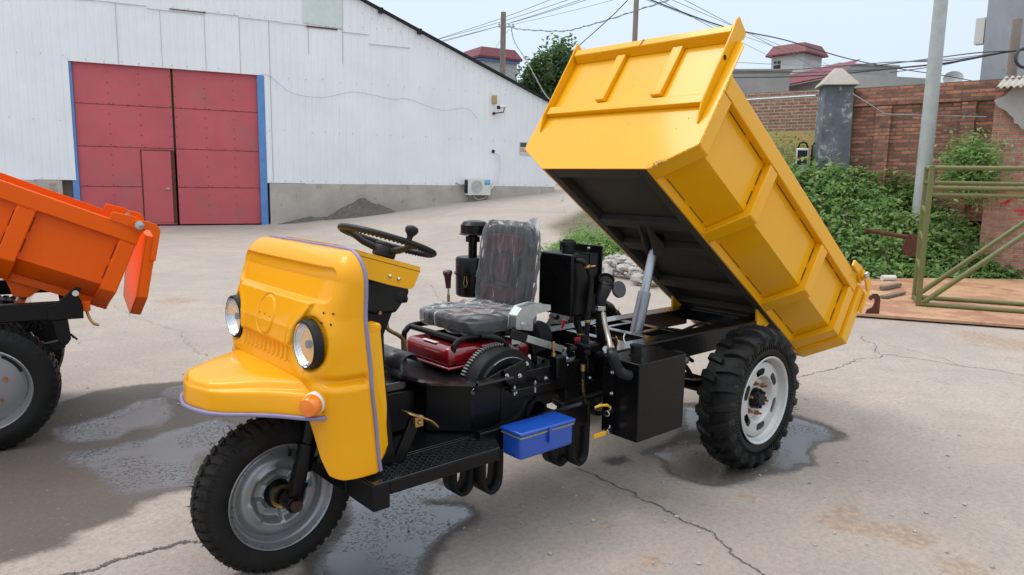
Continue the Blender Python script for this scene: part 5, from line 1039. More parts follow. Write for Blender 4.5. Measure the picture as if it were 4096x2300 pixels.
mb=MB(); mb.lathe([(.030,.058),(.043,.060),(.043,.054),(.036,.052)],c,(0,1,0),32); mb.build('hub_ring','brass',Fw,smooth=40)
for k in range(4):
    p=fpt(R(65)+k*math.pi/2,.083,.006); mb=MB(); mb.lathe([(.0005,.018),(.007,.017),(.0085,.012),(.013,.012),(.013,.001)],p,(0,1,0),10); mb.build('wheel_nut','copper',Fw,smooth=30)
mb=MB(); mb.tube([fpt(R(105),.168,.04),fpt(R(103),.150,.055)],.0055,8); mb.build('valve_stem','plastic',Fw)
FK=thing_part('front_fork',TR,(2.25,.08,.5))
for sy in (1,-1):
    y=.105*sy-.008; a=np.array((2.262,y,.285)); b=np.array((2.188,y,.56)); dr=(b-a)/np.linalg.norm(b-a)
    mb=MB(); mb.lathe([(.001,-.01),(.026,-.01),(.030,0),(.030,.055),(.034,.06),(.034,.215),(.029,.22),(.029,.30),(.022,.305),(.022,.45)],a,dr,28); mb.build('fork_leg','black',FK,smooth=40)
    mb=MB(); mb.cyl(a+[0.012,-sy*.045,-.002],a+[0.012,sy*.030,-.002],.030,seg=18); mb.build('axle_clamp','black',FK,bevel=.003)
    mb=MB(); mb.cyl(a+[0.012,sy*.030,-.002],a+[0.012,sy*.048,-.002],.024,seg=6); mb.build('axle_nut',mat('dark_nut',(.05,.03,.025),.5,.6) if sy>0 else 'black',FK,bevel=.002)
    q=a+dr*.14+np.array([-.072,0,.012]); mb=MB(); mb.lathe([(.001,-.02),(.030,-.02),(.030,.105),(.02,.11)],q,dr,24); mb.build('side_damper','black',FK,smooth=40); mb=MB(); mb.beam(a+dr*.17,q+dr*.06,.03,.05); mb.build('damper_bracket','galv',FK,bevel=.003)
    if sy>0:
        th_=np.linspace(-.1,1.0,8); u_=np.cross(dr,[0,1,0]); Pn=[a+dr*h+.0348*(math.sin(t)*np.array([0,1.,0])*1.0+math.cos(t)*u_) for h in (.082,.118) for t in th_+.35]; mb=MB(); mb.add(Pn,[(i,i+1,9+i,8+i) for i in range(7)]); mb.build('sticker','white',FK)
        Pn=[a+dr*h+.0351*(math.sin(t)*np.array([0,1.,0])+math.cos(t)*u_) for h in (.080,.090) for t in th_+.35]; mb=MB(); mb.add(Pn,[(i,i+1,9+i,8+i) for i in range(7)]); mb.build('sticker_band','label_blue',FK)
mb=MB(); mb.box((2.14,-.15,.60),(2.24,.14,.63)); mb.cyl((2.17,-.008,.60),(2.02,-.008,.95),.035); mb.build('steering_stem','black',FK,bevel=.004)
# ---- dashboard, column, steering wheel
DS=thing_part('dashboard',TR,(1.9,0,1.12))
side=[(2.135,1.222),(1.782,1.118),(1.783,1.104),(1.812,1.048),(1.822,1.042),(1.835,1.042),(1.918,1.064),(2.03,1.10),(2.135,1.125)]
for sy in (1,-1): mb=MB(); mb.prism(side,sy*.197,sy*.200,'y'); mb.build('side_plate','yellow',DS,bevel=.001)
mb=MB(); mb.add([(2.138,-.2,1.2235),(1.780,-.2,1.1185),(1.780,.2,1.1185),(2.138,.2,1.2235)],[(0,1,2,3)]); mb.build('top_plate','yellow',DS,solid=.003)
mb=MB(); mb.add([(2.135,.2008,1.2065),(1.783,.2008,1.1025),(1.783,.2008,1.1045),(2.135,.2008,1.2085)],[(0,1,2,3)]); mb.build('fold_line','dark',DS)
for q in ((1.965,1.119),(1.931,1.106)): p=at(0,0,'y',.2); 
for (zx,zy) in ((938,918),(1066,960)):
    p=at(1300+zx/3.615,850+zy/3.615,'y',.2); mb=MB(); mb.lathe([(.0075,.0),(.0072,.003),(.005,.0058),(.0005,.007)],p,(0,1,0),16); mb.build('dome_bolt','chrome',DS,smooth=70)
SC=thing_part('steering_column',TR,(1.85,0,1.0))
mb=MB(); mb.prism([(2.02,1.085),(1.75,1.045),(1.735,1.0),(1.80,.925),(1.90,.93),(2.02,.98)],-.055,.06,'y'); mb.build('column_housing','plastic',SC,bevel=.012,seg=3)
mb=MB(); mb.lathe([(.030,0),(.042,.005),(.042,.03),(.03,.034)],at(1590,1190,'y',.02)+np.array([.03,0,.01]),(-1,.25,-.15),20,caps=True); mb.build('lock_collar','plastic',SC,smooth=40)
mb=MB(); q=at(1612,1192,'y',.03); mb.cyl(q+[.03,0,0],q+[-.012,.004,0],.021,seg=6); mb.build('lock_nut','plastic',SC,bevel=.003)
mb=MB(); q=at(1513,1250,'y',.05); mb.cyl(q,q+[0,.015,0],.008,seg=6); mb.build('column_bolt','copper',SC)
mb=MB(); mb.prism([(1.93,.98),(1.80,.935),(1.845,.84),(1.84,.65),(1.99,.50),(2.05,.50),(1.98,.95)],-.04,.04,'y'); mb.build('column_support','black',SC,bevel=.006)
mb=MB(); mb.tube([(1.95,0,.95),(1.83,0,1.16)],.022,14); mb.build('column_tube','plastic',SC,smooth=50)
mb=MB(); mb.prism([(2.085,.955),(2.04,.96),(2.035,.94),(2.06,.875),(2.085,.87)],.28,.34,'y'); mb.build('switch_cover','yellow',TR,bevel=.012)
SW=thing_part('steering_wheel',TR,(1.802,0,1.208)); cz=np.array((1.802,0,1.2079)); tl=.332; Rw=.189; e1=np.array([math.cos(tl),0,math.sin(tl)]); e2=np.array([0,1.,0]); en=np.cross(e1,e2)
if en[2]<0: en=-en
def sp(a,r,h=0): return cz+(math.cos(a)*e1+math.sin(a)*e2)*r+en*h
P=[sp(a,Rw) for a in np.linspace(0,2*math.pi,96,endpoint=False)]; mb=MB(); mb.tube(P,.0125,14,closed=True)
for a in np.linspace(0,2*math.pi,72,endpoint=False): mb.lathe([(.0005,-.004),(.004,-.003),(.0048,0),(.004,.003),(.0005,.004)],sp(a,Rw-.004,-.0115),sp(a+.01,Rw)-sp(a,Rw),6)
mb.build('wheel_rim','plastic',SW,smooth=60)
mb=MB(); mb.lathe([(.001,.006),(.030,.005),(.043,.0),(.045,-.008),(.043,-.012),(.046,-.016),(.046,-.050),(.040,-.055),(.001,-.055)],sp(0,0,-.012),en,32); mb.build('hub','plastic',SW,smooth=40)
for a in (R(95),R(215),R(335)): mb=MB(); mb.tube([sp(a,.03,-.040),sp(a,.09,-.030),sp(a,.15,-.008),sp(a,.184,-.004)],[.014,.013,.011,.010],8); mb.build('spoke','plastic',SW,smooth=50)
ka=R(190); 
q=at(1635,918,'y',0.0)
best=min(np.linspace(0,6.28,120),key=lambda a:abs(((sp(a,Rw)-CC)@RT)/((sp(a,Rw)-CC)@FW)-(1635-2048)/CP['f'])+(.0 if ((sp(a,Rw)-CC)@FW)<((cz-CC)@FW) else 5))
mb=MB(); mb.lathe([(.010,.008),(.011,.020),(.014,.028),(.023,.038),(.026,.050),(.022,.060),(.010,.065),(.0005,.066)],sp(best,Rw,.0),en,24); mb.build('spinner_knob','plastic',SW,smooth=60)
# ---- chassis
CH=thing_part('chassis',TR,(.6,0,.6))
def bx(a,b,name,mt='black',parent=None,bevel=.004): return MB().box(a,b).build(name,mt,parent or CH,bevel=bevel)
for sy in (1,-1): bx((-.62,sy*.245,.545),(1.60,sy*.300,.66),'frame_rail')
for x0,x1,y0,y1 in ((-.62,-.565,-.245,.245),(.075,.115,-.245,.245),(.315,.36,-.245,.245),(.525,.57,-.245,.245),(.86,.90,-.245,.245)): bx((x0,y0,.585),(x1,y1,.659),'cross_member','blackwet')
for y in (-.13,.075): bx((.1155,y-.018,.60),(.3145,y+.018,.658),'trunnion_beam','blackwet')
for sy in (1,-1): bx((-.62,sy*.20,.6605),(.9,sy*.2995,.6635),'rail_cap','blackwet')
mb=MB(); mb.prism([(1.775,-.30),(1.775,.07),(1.74,.18),(1.60,.302),(1.45,.302),(1.45,-.30)],.455,.655,'z'); mb.build('nose_box','black',CH,bevel=.008)
mb=MB(); 
for a,b in (((1.79,-.30),(1.79,.075)),((1.79,.075),(1.75,.195)),((1.75,.195),(1.605,.322)),((1.605,.322),(1.42,.322))): mb.beam((*a,.660),(*b,.660),.035,.010)
mb.build('nose_rim','blackwet',CH)
bx((1.60,-.15,.46),(1.93,.12,.62),'front_tunnel'); bx((1.78,-.30,.62),(1.95,.10,.655),'front_deck','blackwet')
# step plates
Sp=MB().prism([(2.16,-.49),(2.16,.487),(1.615,.487),(1.53,.34),(1.53,-.34),(1.615,-.49)],.448,.452,'z').build('floor_plate','blackwet',TR,bevel=.001)
bx((1.615,.472,.400),(2.10,.487,.4475),'step_skirt',parent=Sp); bx((2.10,.30,.355),(2.165,.487,.4475),'front_crossbar',parent=Sp); bx((1.60,.33,.44-.02),(2.12,.345,.4475),'step_brace',parent=Sp); bx((2.10,-.487,.355),(2.165,.299,.4475),'front_crossbar',parent=Sp)
bx((1.60,.325,.4525),(2.10,.331,.458),'plate_seam','blackwet',Sp,.001); bx((1.60,.335,.4525),(2.10,.345,.4565),'plate_seam','blackwet',Sp,.001)
mb=MB()
for i in range(22):
    for j in range(7):
        x=1.64+i*.0215; y=.356+j*.0185; a=R(25) if (i+j)%2 else R(-25); d=np.array([math.cos(a),math.sin(a),0])*.008; p=np.array([x,y,.4535]); mb.beam(p-d,p+d,.004,.003)
mb.build('tread_pattern','blackwet',Sp,kind='stuff')
bx((1.0,.335,.38),(1.62,.375,.475),'side_beam'); 
for x,y0 in ((1.56,.30),(1.66,.24),(1.06,.32),(1.13,.27)):
    mb=MB(); P=[(x,y0,.45),(x,y0,.27),(x-.01,y0,.22),(x-.035,y0,.20),(x-.065,y0,.215),(x-.075,y0,.27),(x-.075,y0,.45)]; P=bez(P,40); V=[]; 
    for p in P: V+=[p+[0,-.040,0],p+[0,.040,0]]
    mb.add(V,[(2*i,2*i+1,2*i+3,2*i+2) for i in range(len(P)-1)]); mb.build('strap_hanger','rubber',CH,solid=.016,smooth=50)
bx((1.60,-.05,.30),(1.95,.20,.42),'front_hanger')
PD_=thing_part('foot_pedal',TR,(1.96,.38,.55)); mb=MB(); mb.beam((2.0,.375,.455),(1.925,.375,.60),.018,.045,up=(1,0,.3)); mb.build('pedal_arm','black',PD_,bevel=.003)
mb=MB(); V=[]; Pp=bez([(1.965,.38,.635),(1.915,.38,.612),(1.875,.38,.592),(1.845,.38,.562)],14)
for p in Pp: V+=[p+[0,-.035,0],p+[0,.035,0]]
mb.add(V,[(2*i,2*i+1,2*i+3,2*i+2) for i in range(len(Pp)-1)]); mb.build('pedal_pad','brass',PD_,solid=.005,smooth=50)
mb=MB(); mb.box((1.905,.382,.575),(1.94,.40,.613)); mb.lathe([(.009,0),(.009,.006),(.003,.009)],(1.922,.40,.592),(0,1,0),10,caps=True); mb.build('pedal_bracket','brass',PD_,bevel=.002)
# tool box
TB=thing_part('tool_box',TR,(1.36,.44,.43)); mb=MB(); mb.box((1.226,.385,.374),(1.520,.500,.470)); mb.build('box_body','blue',TB,bevel=.014,seg=4)
mb=MB(); mb.box((1.2225,.3815,.460),(1.5235,.5035,.4705)); mb.build('seal_strip','greystrip',TB,bevel=.012,seg=3); mb=MB(); mb.box((1.219,.378,.4715),(1.527,.507,.488)); mb.build('lid','blue',TB,bevel=.007,seg=3)
mb=MB(); mb.box((1.361,.508,.427),(1.377,.513,.486)); mb.box((1.363,.502,.417),(1.375,.510,.442)); mb.build('latch','blue',TB,bevel=.002)
# belly clutter
mb=MB(); mb.lathe([(.055,.0),(.060,.01),(.060,.16),(.045,.16),(.042,.02),(.04,-.1)],(1.235,.13,.465),(0,1,0),30); mb.build('drum_tube','rubber',CH,smooth=40)
bx((.95,-.24,.40),(1.55,.10,.56),'sump','black'); bx((.2,-.1,.38),(.9,.12,.54),'gearbox','black',bevel=.03)
mb=MB(); mb.cyl((.35,0,.44),(0,0,.40),.035); mb.cyl((0,-.5,.37),(0,.5,.37),.045); mb.lathe([(.05,-.14),(.13,-.06),(.14,0),(.13,.06),(.05,.14)],(0,0,.37),(0,1,0),24); mb.build('rear_axle','black',CH,smooth=40)
for sy in (1,-1):
    mb=MB(); P=bez([(-.42,sy*.36,.50),(-.2,sy*.36,.44),(0,sy*.36,.42),(.2,sy*.36,.44),(.42,sy*.36,.50)],20)
    for k in range(5): 
        Q=P[k*2:len(P)-k*2]-[0,0,.012*k]; 
        for a,b in zip(Q[:-1],Q[1:]): mb.beam(a,b,.05,.011)
    mb.build('leaf_spring','black',CH); bx((.38,sy*.302,.44),(.46,sy*.385,.60),'spring_hanger'); bx((-.50,sy*.302,.44),(-.42,sy*.385,.60),'spring_hanger'); bx((-.05,sy*.33,.34),(.05,sy*.39,.47),'spring_clamp')
mb=MB()
for k in range(9): q=np.array([.32+.03*(k%3),.34+.02*k%.1,.60-.02*(k//3)]); mb.cyl(q,q+[0,.02,0],.012,seg=8)
mb.build('hose_fittings','galv',CH,kind='stuff'); mb=MB(); mb.tube(bez([(.5,.33,.52),(.40,.42,.58),(.30,.43,.50),(.2,.36,.46)],20),.012,8); mb.tube(bez([(.45,.30,.60),(.33,.37,.61),(.22,.38,.55)],16),.010,8); mb.build('brake_hoses','rubber',CH)
# ---- engine under the seat
EN=thing_part('engine',TR,(1.35,0,.65)); mb=MB(); mb.box((1.22,-.20,.675),(1.60,.135,.765)); et=mb.build('fuel_tank','red',EN,bevel=.035,seg=5)
mb=MB(); mb.box((1.215,-.205,.672),(1.605,.14,.684)); mb.build('tank_flange','red',et,bevel=.005); mb=MB(); mb.box((1.26,-.15,.58),(1.56,.10,.671)); mb.build('crankcase','red',EN,bevel=.03,seg=4)
mb=MB(); mb.box((1.33,-.12,.766),(1.52,.06,.778)); mb.build('rocker_cover',mat('polished_dark',(.05,.04,.02),.1,.8),EN,bevel=.01,seg=3)
mb=MB(); mb.tube([(1.33,-.12,.78),(1.52,-.12,.78),(1.52,.06,.78),(1.33,.06,.78)],.0045,6,closed=True); mb.build('cover_rim','brass',EN)
mb=MB(); mb.box((1.565,-.08,.7665),(1.585,.02,.768)); mb.build('paper_label','white',EN)
fc=np.array((1.395,.235,.570)); mb=MB(); mb.lathe([(.03,.045),(.12,.048),(.128,.060),(.150,.060),(.158,.050),(.182,.050),(.188,.045),(.188,-.045),(.18,-.05),(.03,-.05)],fc-[0,.02,0],(0,1,0),72); mb.build('flywheel','plastic',EN,smooth=35)
mb=MB()
for k in range(90): an=k*2*math.pi/90; p=fc+np.array([.191*math.cos(an),-.045,.196*math.sin(an)]); mb.box((-.004,-.012,-.003),(.005,.012,.003),T4(*p)@RY(-an))
mb.build('ring_gear','galv',EN,kind='stuff')
mb=MB(); P=[fc+np.array([rr*math.cos(a),.042,rr*math.sin(a)]) for rr,a in [(.155,t) for t in np.linspace(R(60),R(170),24)]]; mb.tube(P,.0014,5); mb.build('pulley_groove','galv',EN)
bx((1.12,-.18,.60),(1.22,.12,.74),'generator','red',EN,.03); mb=MB(); mb.box((1.20,.137,.735),(1.255,.139,.775)); mb.build('orange_label','white',EN)
mb=MB(); mb.tube(bez([(1.20,.12,.80),(1.12,.1,.79),(1.03,.05,.72),(.93,.0,.70)],40),.034,10); mb.build('cooling_duct','rubber',EN,smooth=30)
mb=MB(); mb.lathe([(.03,0),(.07,.0),(.075,.02),(.07,.04),(.03,.04)],(1.03,.05,.73),(.2,1,.1),30,caps=True); mb.build('belt_pulley','plastic',EN,smooth=40)
# heat shield over the front of the engine
mb=MB(); V=[]; 
for u in np.linspace(0,1,14):
    a=R(-18+160*u); 
    for y in (-.22,.035): V.append((1.725+.055*math.cos(a)-.01,y,.690+.050*math.sin(a)-.02*(u>.9)))
V=[(1.80,-.22,.655),(1.80,.035,.655)]+V; mb.add(V,[(2*i,2*i+1,2*i+3,2*i+2) for i in range(len(V)//2-1)]); mb.build('heat_shield',mat('satin_grey_shield',(.045,.045,.048),.38,.3,.2,.2),EN,solid=.003,smooth=50)
# mud flap arms beside the engine
mb=MB(); mb.prism([(1.60,.645),(1.585,.62),(1.555,.625),(1.47,.66),(1.35,.668),(1.35,.69),(1.46,.69),(1.54,.665)],.30,.312,'y'); mb.build('guard_arm','black',CH,bevel=.003); mb=MB(); mb.prism([(1.46,.692),(1.345,.718),(1.335,.70),(1.335,.60),(1.40,.60),(1.45,.64)],.313,.325,'y'); mb.build('linkage_plate','black',CH,bevel=.003)
bx((1.24,.312,.606),(1.45,.37,.614),'linkage_shelf')
mb=MB(); mb.cyl((1.60,.306,.632),(1.618,.32,.626),.0085,seg=12); mb.build('round_pin','chrome',CH,smooth=40)
for (x,y,z) in ((1.447,.326,.668),(1.377,.326,.657),(1.32,.305,.694),(1.30,.34,.6145),(1.42,.345,.6145),(.918,.301,.641),(.914,.301,.563),(1.20,.301,.61)):
    mb=MB(); hexbolt(mb,(x,y,z),(0,1,0) if z!=.6145 else (0,0,1),.007,.007); mb.build('frame_bolt','chrome',CH)
mb=MB(); mb.cyl((1.30,.34,.605),(1.30,.34,.575),.006,seg=8); mb.cyl((1.42,.345,.605),(1.42,.345,.585),.006,seg=8); mb.build('stud_ends','galv',CH,kind='stuff')
mb=MB(); mb.lathe([(.0005,0),(.010,.001),(.010,-.004)],(1.385,.315,.586),(0,1,0),14); mb.build('gauge_face','white',CH); mb=MB(); mb.tube(bez([(1.37,.316,.59),(1.33,.318,.60),(1.28,.318,.60)],10),.003,5); mb.cyl((1.262,.318,.603),(1.238,.318,.603),.006,seg=8); mb.build('copper_end','copper',CH)
# ---- seat
STt=thing_part('seat',TR,(1.25,-.07,.9))
def cushion(name,x0,x1,y0,y1,z0,z1,mt,parent,puff=.02,M_=None,flute=0,n=26,wr=0,seed=1):
    """soft rounded block"""
    a=np.linspace(-1,1,n); mb=MB(); e=6
    faces=[]
    def pt3(d):
        d=np.array(d); m=np.sum(np.abs(d)**e,-1,keepdims=True)**(1/e); return d/m
    for ax in range(3):
        for s_ in (-1,1):
            U,V_=np.meshgrid(a,a,indexing='ij'); d=np.zeros((n,n,3)); d[...,ax]=s_; d[...,(ax+1)%3]=U*(s_); d[...,(ax+2)%3]=V_; q=pt3(d)
            X=(x0+x1)/2+q[...,0]*(x1-x0)/2; Y=(y0+y1)/2+q[...,1]*(y1-y0)/2; Z=(z0+z1)/2+q[...,2]*(z1-z0)/2
            if wr:
                k1=fbm((X+Z*.7)*1.0+seed,(Y-Z*.5),26,seed,3)-.5; k2=fbm((X-Y)*1.3,(Z+Y)*.9+seed,12,seed+4,3)-.5
                k3=(1-np.abs(2*fbm(Y*2.2+Z*1.3+X,Z*.5-X*2+seed,7,seed+9,2)-1))**6*.9; k=wr*(k1*.25+k2*1.0+k3*1.1); X=X+q[...,0]*k; Y=Y+q[...,1]*k; Z=Z+q[...,2]*k
            G_=np.stack([X,Y,Z],-1); 
            if M_ is not None: G_=app(M_,G_.reshape(-1,3)).reshape(n,n,3)
            mb.grid(G_)
    o=mb.build(name,mt,parent,smooth=180); 
    bm=__import__('bmesh').new(); bm.from_mesh(o.data); __import__('bmesh').ops.remove_doubles(bm,verts=bm.verts,dist=.0006); __import__('bmesh').ops.recalc_face_normals(bm,faces=bm.faces); bm.to_mesh(o.data); bm.free(); return o
cushion('seat_cushion',1.09,1.485,-.265,.135,.802,.862,'vinyl',STt)
cushion('seat_panel',1.13,1.45,-.12,-.01,.84,.868,'vinylred',STt)
Mb=T4(1.135,-.092,.86)@RY(R(-7)); 
cushion('seat_back',-.055,0,-.172,.172,-.02,.39,'vinyl',STt,M_=Mb)
for (z0,z1,y0,y1,mt_) in ((.255,.345,-.12,.12,'vinylred'),(.03,.10,-.11,.11,'vinylred'),(.12,.24,-.045,.045,'vinylred'),(.11,.25,.07,.115,'vinyl'),(.11,.25,-.115,-.07,'vinyl')): cushion('back_panel',-.02,.014,y0,y1,z0,z1,mt_,STt,M_=Mb,n=12)
cushion('plastic_wrap',1.080,1.498,-.28,.148,.796,.878,'film',STt,wr=.009,seed=3,n=70)
cushion('plastic_wrap',-.064,.018,-.182,.182,-.03,.405,'film',STt,M_=Mb,wr=.008,seed=8,n=80)
mb=MB(); V=[]; 
Pk=[at(x,y,'x',1.07) for x,y in ((2085,905),(2105,885),(2130,873),(2152,868),(2153,890),(2148,940),(2144,990))]; Pk2=[p+np.array([-.02,-.06,-.05]) for p in Pk]
mb.add(Pk+Pk2,[(i,i+1,7+i+1,7+i) for i in range(6)]); mb.build('wrap_corner','film',STt,smooth=180)
for sy,y in ((1,.12),(-1,-.25)):
    P=bez([(1.56,y,.60),(1.565,y,.74),(1.55,y,.775),(1.515,y,.792),(1.40,y,.792),(1.12,y,.785)],40); MB().tube(P,.013,12).build('seat_rail','black',STt,smooth=60)
P=bez([(1.30,.14,.795),(1.22,.17,.785),(1.18,.19,.74),(1.17,.2,.60)],24); MB().tube(P,.014,12).build('seat_rail','black',STt,smooth=60); P=bez([(1.42,.13,.792),(1.37,.18,.785),(1.335,.2,.74),(1.32,.22,.62)],24); MB().tube(P,.014,12).build('seat_rail','black',STt,smooth=60)
MB().tube([(1.53,-.25,.788),(1.53,.12,.788)],.013,12).build('seat_rail','black',STt,smooth=60)
def zr3(x,y): return (1850+x/2.892,850+y/2.892)
mb=MB(); ln=[at(*zr3(*q),'y',.205) for q in ((625,1340),(632,1200),(700,1103),(850,1060),(1012,1077),(1015,1122),(855,1166),(810,1240),(805,1358))]; k=len(ln); V=[p*[1,0,1]+[0,.205,0] for p in ln]+[p*[1,0,1]+[0,.150,0] for p in ln]
mb.add(V,[tuple(range(k)),tuple(range(2*k-1,k-1,-1))]+[(i,(i+1)%k,k+(i+1)%k,k+i) for i in range(k)]); mb.build('hinge_bracket','galv',STt,bevel=.004)
mb=MB(); p=at(*zr3(695,1290),'y',.206); hexbolt(mb,p,(0,1,0),.008,.006); mb.build('bracket_bolt','chrome',STt)
# ---- levers
GL=thing_part('gear_lever',TR,(1.28,-.3,.9)); g0=at(1795,1235,'y',-.3); g1=at(1793,1148,'y',-.3); g2=at(1790,1090,'y',-.3)
mb=MB(); mb.tube([g0-[0,0,.25],g0,g0+(g1-g0)*.65],.0075,10); mb.build('lever_sleeve','brass',GL,smooth=60); mb=MB(); mb.tube([g0+(g1-g0)*.6,g1+[0,0,.01]],.0045,8); mb.build('lever_rod','galv',GL)
mb=MB(); mb.lathe([(.012,-.005),(.014,.02),(.017,.05),(.023,.065),(.022,.078),(.012,.083),(.0005,.084)],g1,(g2-g1),20,caps=False); mb.build('lever_knob','maroon',GL,smooth=60)
BL=thing_part('bent_lever',TR,(1.68,-.15,.8)); P=[at(1300+x/3.615,1100+y/3.615,'y',-.12) for x,y in ((880,520),(885,640),(895,750),(930,800),(1060,870),(1130,930),(1148,990),(1155,1100))]; mb=MB(); mb.tube(bez(P,40),.009,10); mb.build('rod','brass',BL,smooth=60)
CL=thing_part('control_lever',TR,(1.2,.27,.75)); a=at(2045,1335,'y',.29); b=at(2104,1353,'y',.29); c_=at(2255,1398,'y',.29); d_=at(2266,1450,'y',.29)
mb=MB(); mb.beam(b,c_,.008,.030); mb.beam(c_+[0.006,0,.005],d_,.008,.024,up=(1,0,0)); mb.build('lever_bar','galv',CL,bevel=.002); mb=MB(); mb.beam(a,b+(b-a)*.02,.014,.040); mb.build('rubber_grip','rubber',CL,bevel=.004)
mb=MB(); q=d_; 
for dz in (.0,.03): hexbolt(mb,q+[0,.004,dz-.01],(0,1,0),.006,.006)
mb.build('lever_bolts','chrome',CL,kind='stuff')
# ---- fuel tank behind the seat
FT=thing_part('rear_tank',TR,(.82,.06,.97)); bx((.735,-.055,.825),(.915,.168,1.118),'tank_box','black',FT,.008)
bx((.724,-.10,.80),(.732,.185,1.152),'back_plate','black',FT,.002); bx((.925,-.115,.80),(.955,-.09,1.16),'support_post','black',FT,.003); bx((.735,.168+.001,.83),(.80,.172,1.12),'side_flange','black',FT,.001)
mb=MB(); o=np.array((.845,.07,1.118)); mb.lathe([(.030,0),(.032,.03),(.028,.034)],o,(0,0,1),28); mb.build('filler_neck','plastic',FT,smooth=40)
mb=MB(); mb.lathe([(.036,.032),(.037,.05),(.035,.053),(.027,.054),(.026,.062),(.001,.063)],o,(0,0,1),28)
for k in range(28): an=k*2*math.pi/28; mb.box((.035,-.002,.034),(.0385,.002,.051),T4(*o)@RZ(an))
mb.build('screw_cap','plastic',FT,smooth=40)
mb=MB(); hexbolt(mb,(.7325,.10,1.135),(1,0,0),.008,.007); mb.build('plate_bolt','chrome',FT)
P=bez([(.885,.168,1.090),(.878,.20,1.088),(.865,.215,1.066),(.845,.22,1.02),(.838,.22,.96),(.85,.22,.86),(.858,.22,.74),(.86,.22,.66)],50); MB().tube(P,[.0125]*len(P),12).build('rubber_hose','rubber',FT,smooth=60)
mb=MB(); q=P[14]; mb.lathe([(.0145,-.006),(.0155,-.004),(.0155,.004),(.0145,.006)],q,P[15]-P[13],16); mb.cyl(q+[-.010,.012,.0],q+[-.030,.024,.003],.004,seg=6); mb.lathe([(.0145,-.006),(.0155,-.004),(.0155,.004),(.0145,.006)],P[-12],(0,0,1),16); mb.build('hose_clamp','brass',FT)
mb=MB(); mb.tube(bez([(.80,.10,.825),(.80,.10,.78),(.79,.12,.72),(.78,.12,.66)],16),.018,10); mb.build('drain_hose','rubber',FT,smooth=60); mb=MB(); mb.cyl((.80,.135,.715),(.775,.16,.73),.005,seg=6); mb.lathe([(.019,-.006),(.021,0),(.019,.006)],(.79,.12,.72),(0,0,1),14); mb.build('hose_clamp','brass',FT)
mb=MB(); mb.tube([(.70,-.1,.70),(.69,-.09,.745)],[.006,.009],8); mb.build('red_knob','redtxt',CH,smooth=60); bx((.80,.14,.70),(.86,.19,.715),'red_battery_cap','redtxt',CH,.002)
# ---- air cleaner
AC=thing_part('air_cleaner',TR,(1.07,-.35,.98)); o=np.array((1.085,-.36,.875)); mb=MB(); mb.lathe([(.001,0),(.075,0),(.083,.008),(.085,.10),(.085,.185),(.078,.196),(.001,.20)],o,(0,0,1),36); mb.lathe([(.086,.108),(.093,.110),(.093,.118),(.086,.12)],o,(0,0,1),36); mb.build('filter_can','black',AC,smooth=35)
mb=MB(); mb.lathe([(.022,.195),(.022,.31)],o,(0,0,1),24); mb.lathe([(.022,.270),(.036,.272),(.036,.298),(.022,.30)],o,(0,0,1),24); mb.build('intake_pipe','black',AC,smooth=35)
cap_o=o+[-.01,0,.31]; mb=MB(); mb.lathe([(.072,-.004),(.078,0),(.070,.005),(.069,.045),(.055,.062),(.03,.068),(.001,.070)],cap_o,(0,0,1),36); mb.build('rain_cap','black',AC,smooth=35)
for an in (R(30),): 
    p=o+np.array([.089*math.cos(an),.089*math.sin(an),.118]); mb=MB(); t_=np.array([-math.sin(an),math.cos(an),0]); ov=np.array([math.cos(an),math.sin(an),0])
    mb.tube([p-t_*.006,p-t_*.006+[0,0,-.03]+ov*.002,p-t_*.010+[0,0,-.045]+ov*.004,p-t_*.004+[0,0,-.065]+ov*.004,p+t_*.004+[0,0,-.065]+ov*.004,p+t_*.010+[0,0,-.045]+ov*.004,p+t_*.006+[0,0,-.03]+ov*.002,p+t_*.006],.0018,5); mb.build('wire_clip','brass',AC)
MB().tube(bez([o+[-.03,.03,0],o+[-.05,.06,-.03],o+[-.02,.12,-.08],o+[.05,.2,-.12]],24),.027,12).build('intake_hose','rubber',AC,smooth=60)
# ---- hydraulic tank, filler, hoses, valves
HT=thing_part('hydraulic_tank',TR,(.77,.48,.5)); MB().box((.600,.395,.340),(.934,.600,.688)).build('tank_shell','black',HT,bevel=.004)
mb=MB(); o=np.array((.80,.47,.688)); mb.lathe([(.032,0),(.032,.004),(.026,.005),(.026,.036),(.029,.037),(.029,.046),(.001,.047)],o,(0,0,1),24); mb.build('tank_cap','plastic',HT,smooth=35)
bx((.80,.335,.66),(.825,.36,.745),'lug_plate','black',HT,.003)
mb=MB(); mb.box((.935,.40,.50),(.941,.47,.64)); mb.build('flange','black',HT); 
for (y,z) in ((.455,.625),(.455,.53)): mb=MB(); hexbolt(mb,(.941,y,z),(1,0,0),.008,.008); mb.build('flange_bolt','chrome',HT)
for z in (.455,.372):
    mb=MB(); mb.tube([(.934,.47,z),(.962,.47,z)],.012,12); mb.build('outlet_pipe','black',HT,smooth=50); mb=MB(); mb.lathe([(.009,0),(.0145,0),(.0145,.035),(.011,.036),(.011,-.002)],(.962,.47,z),(1,.25,0),16); va=mb.build('ball_valve','chrome',HT,smooth=40)
    mb=MB(); hexbolt(mb,(.968,.475,z+.014),(0,0,1),.004,.006)
    mb.build('valve_bolt','chrome',HT)
    if z>.4: mb=MB(); mb.tube([(.965,.475,z+.020),(.985,.47,z+.034),(1.02,.46,z+.036),(1.045,.452,z+.030)],[.004,.006,.006,.005],8)
    else: mb=MB(); mb.beam((.978,.48,z-.004),(1.055,.46,z-.014),.006,.018)
    mb.build('valve_handle',mat('yellow_handle',(.75,.38,.01),.4) ,HT)
